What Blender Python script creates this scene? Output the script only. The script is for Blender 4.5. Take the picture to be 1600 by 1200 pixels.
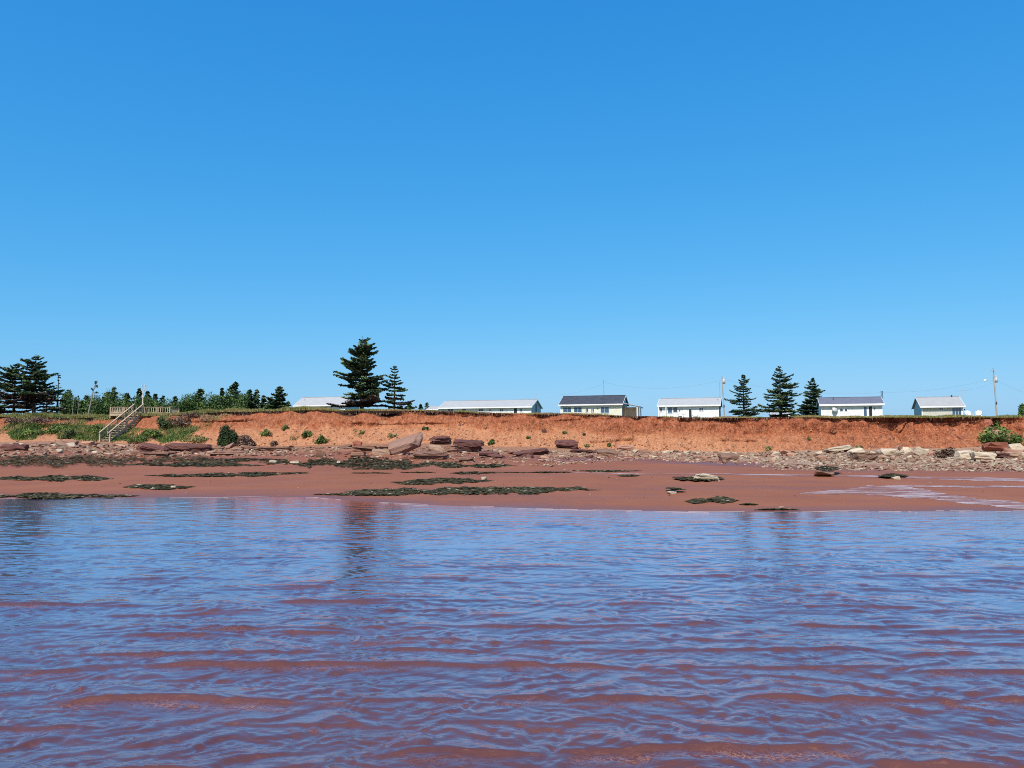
import bpy, bmesh, math, random
import numpy as np
from mathutils import Vector, Matrix

for o in list(bpy.data.objects):
    bpy.data.objects.remove(o, do_unlink=True)
scene = bpy.context.scene
COL = scene.collection
R = math.radians
random.seed(7)
rng = np.random.default_rng(11)

# ------------------------------------------------------------------ camera
CAM_H = 1.70                       # eye height over the water
FPX = 1250.0                       # focal length in pixels of a 1600 px wide frame
HORIZON = 697.0                    # image row of the horizon
PITCH = math.atan((HORIZON - 600.0) / FPX)
cam = bpy.data.cameras.new('camera')
cam.sensor_width = 36.0
cam.lens = 36.0 * FPX / 1600.0
cam.clip_start = 0.05
cam.clip_end = 6000
camera = bpy.data.objects.new('camera', cam)
camera.location = (0, 0, CAM_H)
camera.rotation_euler = (math.pi / 2 + PITCH, 0, 0)
COL.objects.link(camera)
scene.camera = camera

# ------------------------------------------------------------------ sky and sun
SUN_EL, SUN_ROT = R(50), R(199)    # behind the camera, a little to its left
world = bpy.data.worlds.new("World")
scene.world = world
world.use_nodes = True
wn = world.node_tree
bg = wn.nodes['Background']
sky = wn.nodes.new('ShaderNodeTexSky')
sky.sky_type = 'NISHITA'
sky.sun_disc = False
sky.sun_elevation = SUN_EL
sky.sun_rotation = SUN_ROT
sky.altitude = 0
SKY_S = 0.10
SKY_K = 0.80
sep = wn.nodes.new('ShaderNodeSeparateColor')
com = wn.nodes.new('ShaderNodeCombineColor')
wn.links.new(sky.outputs[0], sep.inputs[0])
# colour response of the camera that took the picture: one power curve per channel
for i, (a, g) in enumerate(((0.84, 1.50), (0.86, 0.668), (1.10, 0.36))):
    m1 = wn.nodes.new('ShaderNodeMath'); m1.operation = 'MULTIPLY'; m1.inputs[1].default_value = SKY_S
    m2 = wn.nodes.new('ShaderNodeMath'); m2.operation = 'POWER'; m2.inputs[1].default_value = g
    m3 = wn.nodes.new('ShaderNodeMath'); m3.operation = 'MULTIPLY'; m3.inputs[1].default_value = a * SKY_K / SKY_S
    wn.links.new(sep.outputs[i], m1.inputs[0]); wn.links.new(m1.outputs[0], m2.inputs[0])
    wn.links.new(m2.outputs[0], m3.inputs[0]); wn.links.new(m3.outputs[0], com.inputs[i])
wn.links.new(com.outputs[0], bg.inputs[0])
bg.inputs[1].default_value = SKY_S

sun = bpy.data.lights.new('sun', 'SUN')
sun.energy = 5.0
sun.angle = R(0.53)
sun.color = (1.0, 0.95, 0.87)
sun_ob = bpy.data.objects.new('sun', sun)
sd = Vector((math.sin(SUN_ROT) * math.cos(SUN_EL), math.cos(SUN_ROT) * math.cos(SUN_EL), math.sin(SUN_EL)))
sun_ob.rotation_euler = sd.to_track_quat('Z', 'Y').to_euler()
sun_ob.location = (0, -20, 60)
COL.objects.link(sun_ob)

scene.view_settings.view_transform = 'Standard'
scene.view_settings.look = 'None'
scene.view_settings.gamma = 1
scene.view_settings.exposure = 0.32
scene.view_settings.use_curve_mapping = False
scene.cycles.use_denoising = False
scene.cycles.pixel_filter_type = 'BLACKMAN_HARRIS'
scene.cycles.filter_width = 1.0
scene.cycles.max_bounces = 6
scene.cycles.sample_clamp_indirect = 4.0

# ------------------------------------------------------------------ measuring helpers
CT, ST = math.cos(PITCH), math.sin(PITCH)

def ray(px, py):
    u = (px - 800.0) / FPX
    v = (600.0 - py) / FPX
    return np.array([u, CT - v * ST, ST + v * CT])

def at(px, py, Y):
    """World point seen at photo position (px, py) at distance Y ahead."""
    d = ray(px, py)
    t = Y / d[1]
    return Vector((d[0] * t, Y, CAM_H + d[2] * t))

def at_plane(px, py, p0, n):
    d = ray(px, py)
    t = ((p0[0]) * n[0] + (p0[1]) * n[1] + (p0[2] - CAM_H) * n[2]) / (d[0] * n[0] + d[1] * n[1] + d[2] * n[2])
    return Vector((d[0] * t, d[1] * t, CAM_H + d[2] * t))

# ------------------------------------------------------------------ numpy noise
_TAB = np.random.default_rng(5).random(512 * 512).astype(np.float32)

def vnoise(x, y, seed=0):
    x = np.asarray(x, np.float32); y = np.asarray(y, np.float32)
    x, y = np.broadcast_arrays(x, y)
    ix = np.floor(x).astype(np.int32); iy = np.floor(y).astype(np.int32)
    fx = x - ix; fy = y - iy
    fx = fx * fx * (3 - 2 * fx); fy = fy * fy * (3 - 2 * fy)
    x0 = (ix + seed * 37) & 511; x1 = (x0 + 1) & 511
    y0 = ((iy + seed * 101) & 511) * 512; y1 = ((iy + 1 + seed * 101) & 511) * 512
    a = _TAB[y0 + x0]; b = _TAB[y0 + x1]; c = _TAB[y1 + x0]; d = _TAB[y1 + x1]
    return (a + (b - a) * fx) * (1 - fy) + (c + (d - c) * fx) * fy

def fbm(x, y, oct=4, seed=0, gain=0.5):
    s = 0; a = 1.0; t = 0
    x = np.asarray(x, np.float32); y = np.asarray(y, np.float32)
    for i in range(oct):
        s = s + a * vnoise(x * 2 ** i + 17.3 * i, y * 2 ** i - 9.1 * i, seed + i * 31)
        t += a; a *= gain
    return s / t * 2 - 1           # about -1..1

# ------------------------------------------------------------------ material helpers
def mat(name, color=(.5, .5, .5), rough=.7, spec=.3, metal=0.0):
    m = bpy.data.materials.new(name)
    m.use_nodes = True
    b = m.node_tree.nodes['Principled BSDF']
    b.inputs['Base Color'].default_value = (*color, 1)
    b.inputs['Roughness'].default_value = rough
    b.inputs['Specular IOR Level'].default_value = spec
    b.inputs['Metallic'].default_value = metal
    return m

def N(m, typ, **kw):
    n = m.node_tree.nodes.new(typ)
    for k, v in kw.items():
        setattr(n, k, v)
    return n

def L(m, a, b):
    m.node_tree.links.new(a, b)

def bsdf(m):
    return m.node_tree.nodes['Principled BSDF']

def ramp(m, fac, stops, interp='LINEAR'):
    r = N(m, 'ShaderNodeValToRGB')
    r.color_ramp.interpolation = interp
    els = r.color_ramp.elements
    els[0].position, els[0].color = stops[0][0], (*stops[0][1], 1)
    els[1].position, els[1].color = stops[-1][0], (*stops[-1][1], 1)
    for p, c in stops[1:-1]:
        e = els.new(p); e.color = (*c, 1)
    if fac is not None:
        L(m, fac, r.inputs[0])
    return r

def noise(m, scale, detail=4, rough=.55, vec=None, stretch=None, coord='Object'):
    n = N(m, 'ShaderNodeTexNoise')
    n.inputs['Scale'].default_value = scale
    n.inputs['Detail'].default_value = detail
    n.inputs['Roughness'].default_value = rough
    if vec is None:
        tc = N(m, 'ShaderNodeTexCoord'); vec = tc.outputs[coord]
    if stretch:
        mp = N(m, 'ShaderNodeMapping'); mp.inputs['Scale'].default_value = stretch
        L(m, vec, mp.inputs[0]); vec = mp.outputs[0]
    L(m, vec, n.inputs['Vector'])
    return n

def attr(m, name):
    a = N(m, 'ShaderNodeAttribute'); a.attribute_name = name
    return a

def mix(m, fac, a, b, blend='MIX'):
    n = N(m, 'ShaderNodeMix', data_type='RGBA', blend_type=blend)
    for sock, v in ((n.inputs[0], fac), (n.inputs[6], a), (n.inputs[7], b)):
        if hasattr(v, 'links') or hasattr(v, 'is_output'):
            L(m, v, sock)
        elif isinstance(v, (int, float)):
            sock.default_value = v
        else:
            sock.default_value = (*v, 1)
    return n.outputs[2]

def bump(m, height, strength=.5, dist=.05, normal=None):
    b = N(m, 'ShaderNodeBump')
    b.inputs['Strength'].default_value = strength
    b.inputs['Distance'].default_value = dist
    L(m, height, b.inputs['Height'])
    if normal is not None:
        L(m, normal, b.inputs['Normal'])
    return b.outputs[0]

# ------------------------------------------------------------------ object helpers
def tag(o, label, cat, group=None, kind=None):
    if label: o['label'] = label
    if cat: o['category'] = cat
    if group: o['group'] = group
    o['kind'] = kind or 'thing'
    return o

def link(name, me, m=None, parent=None):
    o = bpy.data.objects.new(name, me)
    if m is not None and me is not None and not me.materials:
        for q in (m if isinstance(m, (list, tuple)) else [m]):
            me.materials.append(q)
    COL.objects.link(o)
    if parent is not None:
        o.parent = parent
    return o

def empty(name, loc=(0, 0, 0), rz=0.0):
    o = bpy.data.objects.new(name, None)
    o.location = loc
    o.rotation_euler = (0, 0, rz)
    o.empty_display_size = .3
    COL.objects.link(o)
    return o

def np_mesh(name, V, F, attrs=None, smooth=False):
    """F: (n,3) or (n,4) int array. attrs: name -> per face or per vertex float array."""
    V = np.asarray(V, np.float32); F = np.asarray(F, np.int32)
    me = bpy.data.meshes.new(name)
    k = F.shape[1]
    me.vertices.add(len(V)); me.vertices.foreach_set('co', V.ravel())
    me.loops.add(F.size); me.loops.foreach_set('vertex_index', F.ravel())
    me.polygons.add(len(F))
    me.polygons.foreach_set('loop_start', np.arange(0, F.size, k, dtype=np.int32))
    me.polygons.foreach_set('loop_total', np.full(len(F), k, np.int32))
    me.polygons.foreach_set('use_smooth', np.full(len(F), smooth, bool))
    me.update(calc_edges=True)
    for n, (a, dom) in (attrs or {}).items():
        at_ = me.attributes.new(n, 'FLOAT', dom)
        at_.data.foreach_set('value', np.asarray(a, np.float32))
    return me

def grid_faces(nr, nc):
    i = np.arange(nr * nc).reshape(nr, nc)
    return np.stack([i[:-1, :-1], i[:-1, 1:], i[1:, 1:], i[1:, :-1]], -1).reshape(-1, 4)

class MB:
    """collects simple solids and links them as one mesh object"""
    def __init__(self):
        self.v = []; self.f = []
    def add(self, vs, fs):
        b = len(self.v)
        self.v += [tuple(v) for v in vs]
        self.f += [tuple(b + i for i in f) for f in fs]
        return self
    def box(self, x0, x1, y0, y1, z0, z1):
        vs = [(x, y, z) for z in (z0, z1) for y in (y0, y1) for x in (x0, x1)]
        return self.add(vs, [(0, 2, 3, 1), (4, 5, 7, 6), (0, 1, 5, 4), (2, 6, 7, 3), (0, 4, 6, 2), (1, 3, 7, 5)])
    def bar(self, a, b, w, h=None, up=(0, 0, 1)):
        """rectangular bar from a to b, w across, h along up"""
        h = w if h is None else h
        a = Vector(a); b = Vector(b); d = (b - a).normalized(); up = Vector(up)
        s = d.cross(up)
        if s.length < 1e-4: s = d.cross(Vector((1, 0, 0)))
        s.normalize(); u = s.cross(d).normalized()
        vs = [p + s * (i * w / 2) + u * (j * h / 2) for p in (a, b) for j in (-1, 1) for i in (-1, 1)]
        return self.add(vs, [(0, 1, 3, 2), (4, 6, 7, 5), (0, 4, 5, 1), (2, 3, 7, 6), (0, 2, 6, 4), (1, 5, 7, 3)])
    def tube(self, pts, rad, n=8, cap=True):
        pts = [Vector(p) for p in pts]
        rad = rad if isinstance(rad, (list, tuple)) else [rad] * len(pts)
        b = len(self.v)
        for i, p in enumerate(pts):
            d = (pts[min(i + 1, len(pts) - 1)] - pts[max(i - 1, 0)]).normalized()
            s = d.cross(Vector((0.31, 0.95, 0.05)) if abs(d.z) > .9 else Vector((0, 0, 1))).normalized()
            t = d.cross(s)
            for k in range(n):
                a = 2 * math.pi * k / n
                self.v.append(tuple(p + (s * math.cos(a) + t * math.sin(a)) * rad[i]))
        for i in range(len(pts) - 1):
            for k in range(n):
                k2 = (k + 1) % n
                self.f.append((b + i * n + k, b + i * n + k2, b + (i + 1) * n + k2, b + (i + 1) * n + k))
        if cap:
            self.f.append(tuple(b + k for k in range(n))[::-1])
            self.f.append(tuple(b + (len(pts) - 1) * n + k for k in range(n)))
        return self
    def prism(self, poly, axis, a, b):
        """poly in the two other axes, extruded along axis from a to b"""
        n = len(poly)
        def pt(p, q):
            c = list(p); c.insert(axis, q); return tuple(c)
        vs = [pt(p, a) for p in poly] + [pt(p, b) for p in poly]
        fs = [tuple(range(n))[::-1], tuple(range(n, 2 * n))] + [(i, (i + 1) % n, n + (i + 1) % n, n + i) for i in range(n)]
        return self.add(vs, fs)
    def build(self, name, m, parent=None, smooth=False, loc=None):
        me = bpy.data.meshes.new(name)
        me.from_pydata(self.v, [], self.f)
        bm = bmesh.new(); bm.from_mesh(me); bmesh.ops.recalc_face_normals(bm, faces=bm.faces); bm.to_mesh(me); bm.free()
        if smooth:
            me.polygons.foreach_set('use_smooth', [True] * len(me.polygons))
        me.update()
        o = link(name, me, m, parent)
        if loc is not None: o.location = loc
        return o

def copy_tree(o, parent=None):
    c = o.copy(); COL.objects.link(c); c.parent = parent
    for ch in list(o.children):
        copy_tree(ch, c)
    return c

# ------------------------------------------------------------------ the lie of the land
def bend(kx):                       # cliff line turned about ten degrees to the view
    return 80.0 / (1 + 0.18 * kx)

# shoreline
sh = []
for px, py in ((-400, 781), (0, 780), (300, 777.5), (500, 777), (560, 784), (620, 787), (700, 790.5), (850, 795), (1000, 798.5), (1150, 800.5), (1600, 798.5), (2000, 796)):
    p = at_plane(px, py, (0, 0, 0), (0, 0, 1)); sh.append((p.x, p.y))
sh = np.array(sh)
def shore_y(X):
    return np.interp(X, sh[:, 0], sh[:, 1]) + 0.10 * fbm(np.asarray(X) * .35, 0.3, 3, 5) * 1.5

def tab(points, col, Yfun):
    out = []
    for px, v in points:
        k = (px - 800) / FPX
        Y = Yfun(k); out.append((k * Y, v))
    return np.array(out)

def base_y(X):
    X = np.asarray(X, float)
    Xc = np.clip(X, -90, 90)
    return 80.0 - 0.18 * Xc + 0.9 * fbm(Xc * .06, 2.2, 3, 9) + 0.35 * fbm(Xc * .5, 7.7, 3, 19)

BASE_PX = ((-300, 693), (0, 691), (100, 688), (160, 691), (220, 695), (340, 697), (450, 697), (560, 694), (640, 692), (760, 697), (860, 699), (940, 703), (1050, 705), (1180, 706.5), (1300, 703), (1400, 701), (1500, 699), (1600, 697), (1900, 697))
TOP_PX = ((-300, 652), (0, 651), (110, 652), (170, 650), (260, 648), (340, 644.5), (420, 641.5), (500, 640), (600, 641.5), (700, 642.5), (800, 645), (900, 648), (1000, 650), (1100, 651.5), (1300, 651.5), (1450, 651), (1600, 651), (1900, 651))
def _zt(px_tab, off):
    pts = []
    for px, py in px_tab:
        k = (px - 800) / FPX
        Y = 80.0 / (1 + 0.18 * k)
        p = at(px, py, Y + off(px)); pts.append((p.x, p.z))
    return np.array(pts)
def run_px(px):
    return float(np.interp(px, (0, 350, 520, 900, 1200, 1600), (6.2, 5.2, 4.2, 3.4, 2.7, 2.7)))
bz = _zt(BASE_PX, lambda p: 0.0)
tz = _zt(TOP_PX, run_px)
rn = np.array([((px - 800) / FPX * 80 / (1 + .18 * (px - 800) / FPX), run_px(px)) for px in range(-100, 1800, 50)])
def base_z(X): return np.interp(X, bz[:, 0], bz[:, 1])
def top_z(X): return np.interp(X, tz[:, 0], tz[:, 1]) + .14 * fbm(np.asarray(X) * .22, 9.1, 4, 171) - .30 * np.clip(fbm(np.asarray(X) * .5, 2.7, 2, 173) - .45, 0, 1)
def run(X): return np.interp(X, rn[:, 0], rn[:, 1])
def top_y(X):
    X = np.asarray(X, float)
    return base_y(X) + run(X) + 0.5 * fbm(X * .22, 4.4, 3, 23)

def beach_z(X, Y):
    X = np.asarray(X, float); Y = np.asarray(Y, float)
    ys = shore_y(X); yb = base_y(X)
    t = np.clip((Y - ys) / (yb - ys), -3, 1.05)
    tt = np.clip(t, 0, 1.05)
    z = base_z(X) * (0.50 * tt + 0.50 * tt ** 2)
    sub = -0.045 * np.clip(ys - Y, 0, 8)
    # hollow of the stream and ripples in the sand, rougher among the stones
    z = z + 0.02 * fbm(X * .25, Y * .5, 3, 41) * np.clip(tt * 12, 0, 1)
    z = z + 0.10 * np.clip((tt - .5) * 4, 0, 1) * fbm(X * .6, Y * .5, 4, 43)
    return np.where(t < 0, sub, z)

def ground_hits(px, py):
    """points of the beach seen at photo positions (arrays)"""
    px = np.asarray(px, float).ravel(); py = np.asarray(py, float).ravel()
    u = (px - 800.0) / FPX; vv_ = (600.0 - py) / FPX
    dy = CT - vv_ * ST; dz = ST + vv_ * CT
    def under(Y):
        t = Y / dy
        X = u * t
        return (CAM_H + dz * t < beach_z(X, Y)) | (Y > base_y(X))
    hi = np.full(len(px), 99.0); lo = np.full(len(px), 14.0); done = np.zeros(len(px), bool)
    for Y in np.concatenate([np.arange(15.0, 36, 1.0), np.arange(36.0, 99.0, 2.0)]):
        un = under(np.full(len(px), Y)) & ~done
        hi[un] = Y; lo[un] = Y - (1.0 if Y < 36 else 2.0); done |= un
        if done.all(): break
    for _ in range(14):
        mid = (lo + hi) / 2; un = under(mid)
        hi = np.where(un, mid, hi); lo = np.where(un, lo, mid)
    X = u * lo / dy
    return np.stack([X, lo, beach_z(X, lo)], -1)

def ground_hit(px, py):
    return Vector(ground_hits([px], [py])[0])

def meadow_z(X, Y):
    X = np.asarray(X, float); Y = np.asarray(Y, float)
    d = Y - top_y(X)
    sl = np.interp(X, (-70, -20, 10, 60), (.036, .035, .031, .030))
    return top_z(X) + sl * np.minimum(d, 130) + 0.006 * np.clip(d - 130, 0, 400) + 0.05 * fbm(X * .3, Y * .3, 3, 77) * np.clip(d / 3, 0, 1)

# columns shared by beach, cliff and meadow
Xf = np.arange(-66, 58.01, 0.11)
Xs = np.concatenate([-66 - np.geomspace(1, 900, 26)[::-1], Xf, 58 + np.geomspace(1, 900, 26)])
nX = len(Xs)

# ------------------------------------------------------------------ beach
sand = mat('wet_red_sand', (.28, .10, .06), .5, .12)
def build_sand():
    m = sand
    tc = N(m, 'ShaderNodeTexCoord')
    n1 = noise(m, .35, 5, .6, tc.outputs['Object'], (1, .6, 1))
    n2 = noise(m, 9, 4, .7, tc.outputs['Object'])
    base = ramp(m, n1.outputs['Fac'], [(.3, (0.208, 0.072, 0.032)), (.52, (0.240, 0.085, 0.038)), (.72, (0.272, 0.104, 0.051))])
    c = mix(m, .35, base.outputs[0], ramp(m, n2.outputs['Fac'], [(.3, (0.176, 0.061, 0.027)), (.7, (0.288, 0.110, 0.053))]).outputs[0])
    # dry pebbly ground higher up, dark damp band, purple wet sand at the edge
    dry = attr(m, 'dry')
    n3 = noise(m, 5, 5, .75, tc.outputs['Object'], (1, .35, 1))
    peb = ramp(m, n3.outputs['Fac'], [(.32, (0.184, 0.096, 0.064)), (.5, (0.296, 0.192, 0.132)), (.66, (0.400, 0.304, 0.224))])
    c = mix(m, dry.outputs['Fac'], c, peb.outputs[0])
    damp = attr(m, 'damp')
    c = mix(m, damp.outputs['Fac'], c, (.135, .046, .036))
    c = mix(m, 1.0, c, (1.0, .94, .86), 'MULTIPLY')
    L(m, c, bsdf(m).inputs['Base Color'])
    rr = N(m, 'ShaderNodeMapRange'); L(m, damp.outputs['Fac'], rr.inputs[0])
    rr.inputs[3].default_value = .62; rr.inputs[4].default_value = .30
    L(m, rr.outputs[0], bsdf(m).inputs['Roughness'])
    L(m, bump(m, n2.outputs['Fac'], .5, .02), bsdf(m).inputs['Normal'])
build_sand()

tpar = np.concatenate([np.linspace(-1.0, -.12, 8), np.linspace(-.1, .12, 24), np.linspace(.13, .6, 40), np.linspace(.605, 1.0, 50)])
BX = np.repeat(Xs[None, :], len(tpar), 0)
ys, yb = shore_y(Xs), base_y(Xs)
BY = np.where(tpar[:, None] < 0, ys[None] + tpar[:, None] * 20, ys[None] + tpar[:, None] * (yb - ys)[None])
BZ = beach_z(BX, BY)
kx = BX / np.maximum(BY, 1)
pxm = 800 + FPX * kx
tp = np.repeat(tpar[:, None], nX, 1)
# dry rubble ground begins lower on the right
edge = np.interp(pxm, (0, 300, 700, 860, 1000, 1150, 1250, 1600), (.72, .72, .74, .66, .70, .60, .50, .50)) + .06 * fbm(BX * .25, BY * .4, 3, 51)
dry = np.clip((tp - edge) / .07, 0, 1) * np.interp(pxm, (0, 400, 850, 1150), (.6, .4, .5, 1))
band = np.exp(-((tp - (edge - .055)) / .04) ** 2) * np.interp(pxm, (700, 900, 1600), (.3, .9, .75))
damp = np.clip(1 - np.clip(tp + .012 * fbm(BX * .8, BY * .3, 3, 59), 0, 1) / .035, 0, 1) * .75 + band * .8
damp += .42 * np.clip(fbm(BX * .10, BY * .7, 4, 61) * 2.2 - .25, 0, 1) * np.interp(pxm, (800, 1200, 1600), (.6, 1, 1)) * (tp < .6)
damp += .25 * np.clip(fbm(BX * .5, BY * 2.2, 3, 63) * 2.2 - .5, 0, 1) * (tp < .6)
damp = np.clip(damp, 0, 1) * (1 - dry)
me = np_mesh('beach', np.stack([BX, BY, BZ], -1).reshape(-1, 3), grid_faces(len(tpar), nX),
             {'dry': (dry.ravel(), 'POINT'), 'damp': (damp.ravel(), 'POINT')}, True)
tag(link('beach', me, sand), 'red sand beach exposed between the water and the rubble', 'beach', kind='structure')

# sea bed under the water, out past the camera
me = np_mesh('seabed', [(-1200, -1200, -.9), (1200, -1200, -.9), (1200, 40, -.9), (-1200, 40, -.9)], [(0, 1, 2, 3)])
tag(link('seabed', me, sand), 'sandy sea bed lying under the shallow water', 'sea bed', kind='structure')

# ------------------------------------------------------------------ cliff
earth = mat('red_clay', (.45, .18, .08), .9, .15)
def build_earth():
    m = earth
    tc = N(m, 'ShaderNodeTexCoord'); P = tc.outputs['Object']
    n1 = noise(m, .22, 5, .6, P, (1, 1, 1.6))
    n2 = noise(m, 1.8, 5, .75, P, (1.7, 1, .6))
    n3 = noise(m, 5.5, 3, .7, P, (1.2, 1, .8))
    h = attr(m, 'h')                       # 0 at the foot, 1 at the lip
    add = N(m, 'ShaderNodeMath', operation='MULTIPLY_ADD'); L(m, n1.outputs['Fac'], add.inputs[0]); add.inputs[1].default_value = .5
    L(m, h.outputs['Fac'], add.inputs[2])
    c1 = ramp(m, add.outputs[0], [(.25, (.50, .285, .170)), (.66, (.50, .255, .140)), (.80, (.33, .115, .052)), (1.05, (.20, .055, .026))])
    c2 = ramp(m, n2.outputs['Fac'], [(.38, (.16, .046, .022)), (.49, (.35, .135, .064)), (.60, (.52, .28, .165))])
    c = mix(m, .36, c1.outputs[0], c2.outputs[0])
    c3 = ramp(m, n3.outputs['Fac'], [(.38, (.15, .05, .025)), (.5, (.36, .145, .072)), (.60, (.56, .33, .21))])
    c = mix(m, .26, c, c3.outputs[0])
    red = attr(m, 'red')
    rc = mix(m, .24, ramp(m, n2.outputs['Fac'], [(.36, (.15, .036, .017)), (.50, (.27, .078, .036)), (.62, (.40, .145, .075))]).outputs[0], c3.outputs[0])
    c = mix(m, red.outputs['Fac'], c, rc)
    c = mix(m, 1.0, c, (.94, .84, .76), 'MULTIPLY')
    soil = attr(m, 'soil')
    ns = noise(m, 3.5, 4, .7, P)
    c = mix(m, soil.outputs['Fac'], c, ramp(m, ns.outputs['Fac'], [(.3, (.030, .015, .010)), (.7, (.105, .042, .024))]).outputs[0])
    L(m, c, bsdf(m).inputs['Base Color'])
    L(m, bump(m, n3.outputs['Fac'], .9, .16, bump(m, n2.outputs['Fac'], .7, .3)), bsdf(m).inputs['Normal'])
build_earth()

v = np.concatenate([np.linspace(-.03, .55, 46), np.linspace(.565, 1.0, 46)])
CX = np.repeat(Xs[None], len(v), 0)
by, bzv, ty, tzv = base_y(Xs), beach_z(Xs, base_y(Xs)), top_y(Xs), top_z(Xs)
pxs = 800 + FPX * Xs / by
steep = np.interp(pxs, (0, 420, 700, 1150, 1250), (0.15, .45, .55, .85, 1.0))     # how upright the face is
# profile: share of the run used at relative height v
vv = np.clip(v, 0, 1)[:, None]
talus = np.where(vv < .5, vv / .5 * .78, .78 + (vv - .5) / .5 * .22)              # debris slope, then a steep face
gentle = vv
frac = gentle * (1 - steep)[None] * .55 + talus * (1 - (1 - steep) * .55)[None]
CY = by[None] + (ty - by)[None] * frac
CZ = bzv[None] + (tzv - bzv)[None] * vv + np.minimum(v, 0)[:, None] * 4
amp = np.interp(v, (-.03, .03, .2, .9, .97, 1), (.0, .3, 1, 1, .6, .0))[:, None]
sm = np.repeat(steep[None], len(v), 0)
rough = .85 * fbm(CX * .18, CZ * .25, 3, 101) + .55 * fbm(CX * .8, CZ * .45, 4, 103) + .34 * fbm(CX * 2.2, CZ * 1.5, 3, 107)
gully = -np.abs(fbm(CX * .55, CZ * .10 + 3, 3, 111)) * .9 + .3
STAIR_Y0 = float(base_y(-45.0)) + .1
STAIR_Y1 = float(top_y(-43.6)) + .35
flat_ = 1 - np.clip(1 - np.abs(Xs + 44.6) / 3.2, 0, 1) ** .5 * .85
amp = amp * flat_[None]
CY = CY + (1 - flat_)[None] * .55 * np.interp(v, (0, .15, .9, 1), (.2, 1, 1, .2))[:, None]
CY = CY - amp * (rough * .8 + gully * np.interp(CX, (-70, 20, 30), (.5, .8, 1.3)))
flute = np.abs(fbm(CX * 1.5 + .25 * CZ, CZ * .12, 2, 115)) * np.interp(CX, (15, 30), (.15, 1)) * np.interp(v, (.1, .3, .9, 1), (0, 1, 1, .3))[:, None]
CY = CY + .9 * flute
crack = np.exp(-((CX - np.interp(CZ, (1.5, 4.6), (36.2, 38.2)) - .2 * fbm(CZ * 1.3, 2.2, 2, 118)) / .16) ** 2) * amp
CY = CY + .55 * crack
# ledge lines of harder sandstone in the face
led = np.clip(np.sin(CZ * 3.1 + 1.8 * fbm(CX * .12, CZ * .2, 2, 121)) - .50, 0, 1) * .85
CY = CY - amp * led * np.clip(fbm(CX * .2, CZ * .3, 3, 127) * 2 + .3, 0, 1)
# undercut below the turf
over = np.clip(fbm(Xs * .20, 5.5, 3, 131) * 1.9 + .42, 0, 1.0) * np.interp(pxs, (0, 90, 150, 180, 330, 400, 1600), (.6, 1, .9, .1, .3, 1, .5)) * np.interp(pxs, (400, 440, 640, 720), (1, 1.35, 1.35, 1))
cut = np.interp(v, (.82, .885, .955, .985, 1), (0, .75, 1, .5, -.35))[:, None]
CY = CY + cut * over[None] * (.75 + .35 * fbm(CX * 1.3, CZ * .6, 2, 133))
CZ[-1] += 0
soil = np.clip((v[:, None] - (.965 - .12 * np.clip(over[None] * 1.3 - .25, 0, 1) * np.interp(pxs, (0, 410, 450, 650, 800, 1600), (1.3, 1.35, 1.8, 1.6, .5, .3))[None] - .06 * fbm(Xs[None] * .8, 1.1, 3, 137))) / .035, 0, 1) * np.interp(pxs, (0, 780, 900, 1600), (1, 1, .65, .55))[None]
hh = v[:, None] + .16 * fbm(Xs * .13, 3.3, 2, 151)[None] + .13 * fbm(Xs * .6, 8.3, 3, 153)[None] + .05 * fbm(CX * 1.8, CZ * 2, 2, 155)
# fresh red hollows
red = np.clip(fbm(CX * .10, CZ * .55, 3, 141) * 3.0 - .15, 0, 1) * np.interp(v, (.3, .55, .9), (0, 1, 1))[:, None] * .8
red = np.maximum(red, .9 * np.exp(-((hh - .60) / .07) ** 2) * np.interp(pxs, (400, 460, 640, 700), (0, 1, .9, 0))[None])
red = np.maximum(red, .9 * np.clip((hh - .72) / .08, 0, 1) * np.interp(pxs, (420, 700, 860, 1150), (.1, .5, .9, .8))[None])
red = np.clip(red + np.interp(pxs, (1120, 1260, 1330, 1500, 1580), (0, .55, .75, .8, .55))[None] * np.ones_like(CX), 0, 1)
CLIFF_V = np.stack([CX, CY, CZ], -1)
me = np_mesh('red_cliff', CLIFF_V.reshape(-1, 3), grid_faces(len(v), nX),
             {'h': (hh.ravel(), 'POINT'), 'soil': (soil.ravel(), 'POINT'), 'red': (red.ravel(), 'POINT')}, True)
tag(link('cliff', me, earth), 'eroded red earth cliff behind the beach', 'cliff', kind='structure')

def cliff_hit(px, py, Yg=None):
    """nearest cliff-mesh point (by direction from the eye) to a photo position"""
    i = np.argmin((_qx - px) ** 2 + (_qy - py) ** 2)
    return Vector(_CP[i])
_CP = CLIFF_V.reshape(-1, 3)
_d = _CP - np.array([0, 0, CAM_H])
_zc = _d[:, 1] * CT + _d[:, 2] * ST
_qx = 800 + FPX * _d[:, 0] / _zc
_qy = 600 - FPX * (-_d[:, 1] * ST + _d[:, 2] * CT) / _zc

# ------------------------------------------------------------------ meadow
turf = mat('meadow_turf', (.09, .10, .035), .9, .1)
n1 = noise(turf, .5, 5, .6); n2 = noise(turf, 6, 3, .7)
c = ramp(turf, n1.outputs['Fac'], [(.3, (.05, .075, .022)), (.55, (.10, .11, .04)), (.75, (.17, .14, .065))])
L(turf, mix(turf, .4, c.outputs[0], ramp(turf, n2.outputs['Fac'], [(.3, (.03, .045, .015)), (.7, (.17, .16, .07))]).outputs[0]), bsdf(turf).inputs['Base Color'])
dd = np.concatenate([[0], np.geomspace(.15, 150, 30), [220, 400, 900, 2500]])
MX = np.repeat(Xs[None], len(dd), 0)
MY = CY[-1][None] + dd[:, None]
MZ = meadow_z(MX, MY)
MZ[0] = CZ[-1]
me = np_mesh('meadow', np.stack([MX, MY, MZ], -1).reshape(-1, 3), grid_faces(len(dd), nX), None, True)
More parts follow.
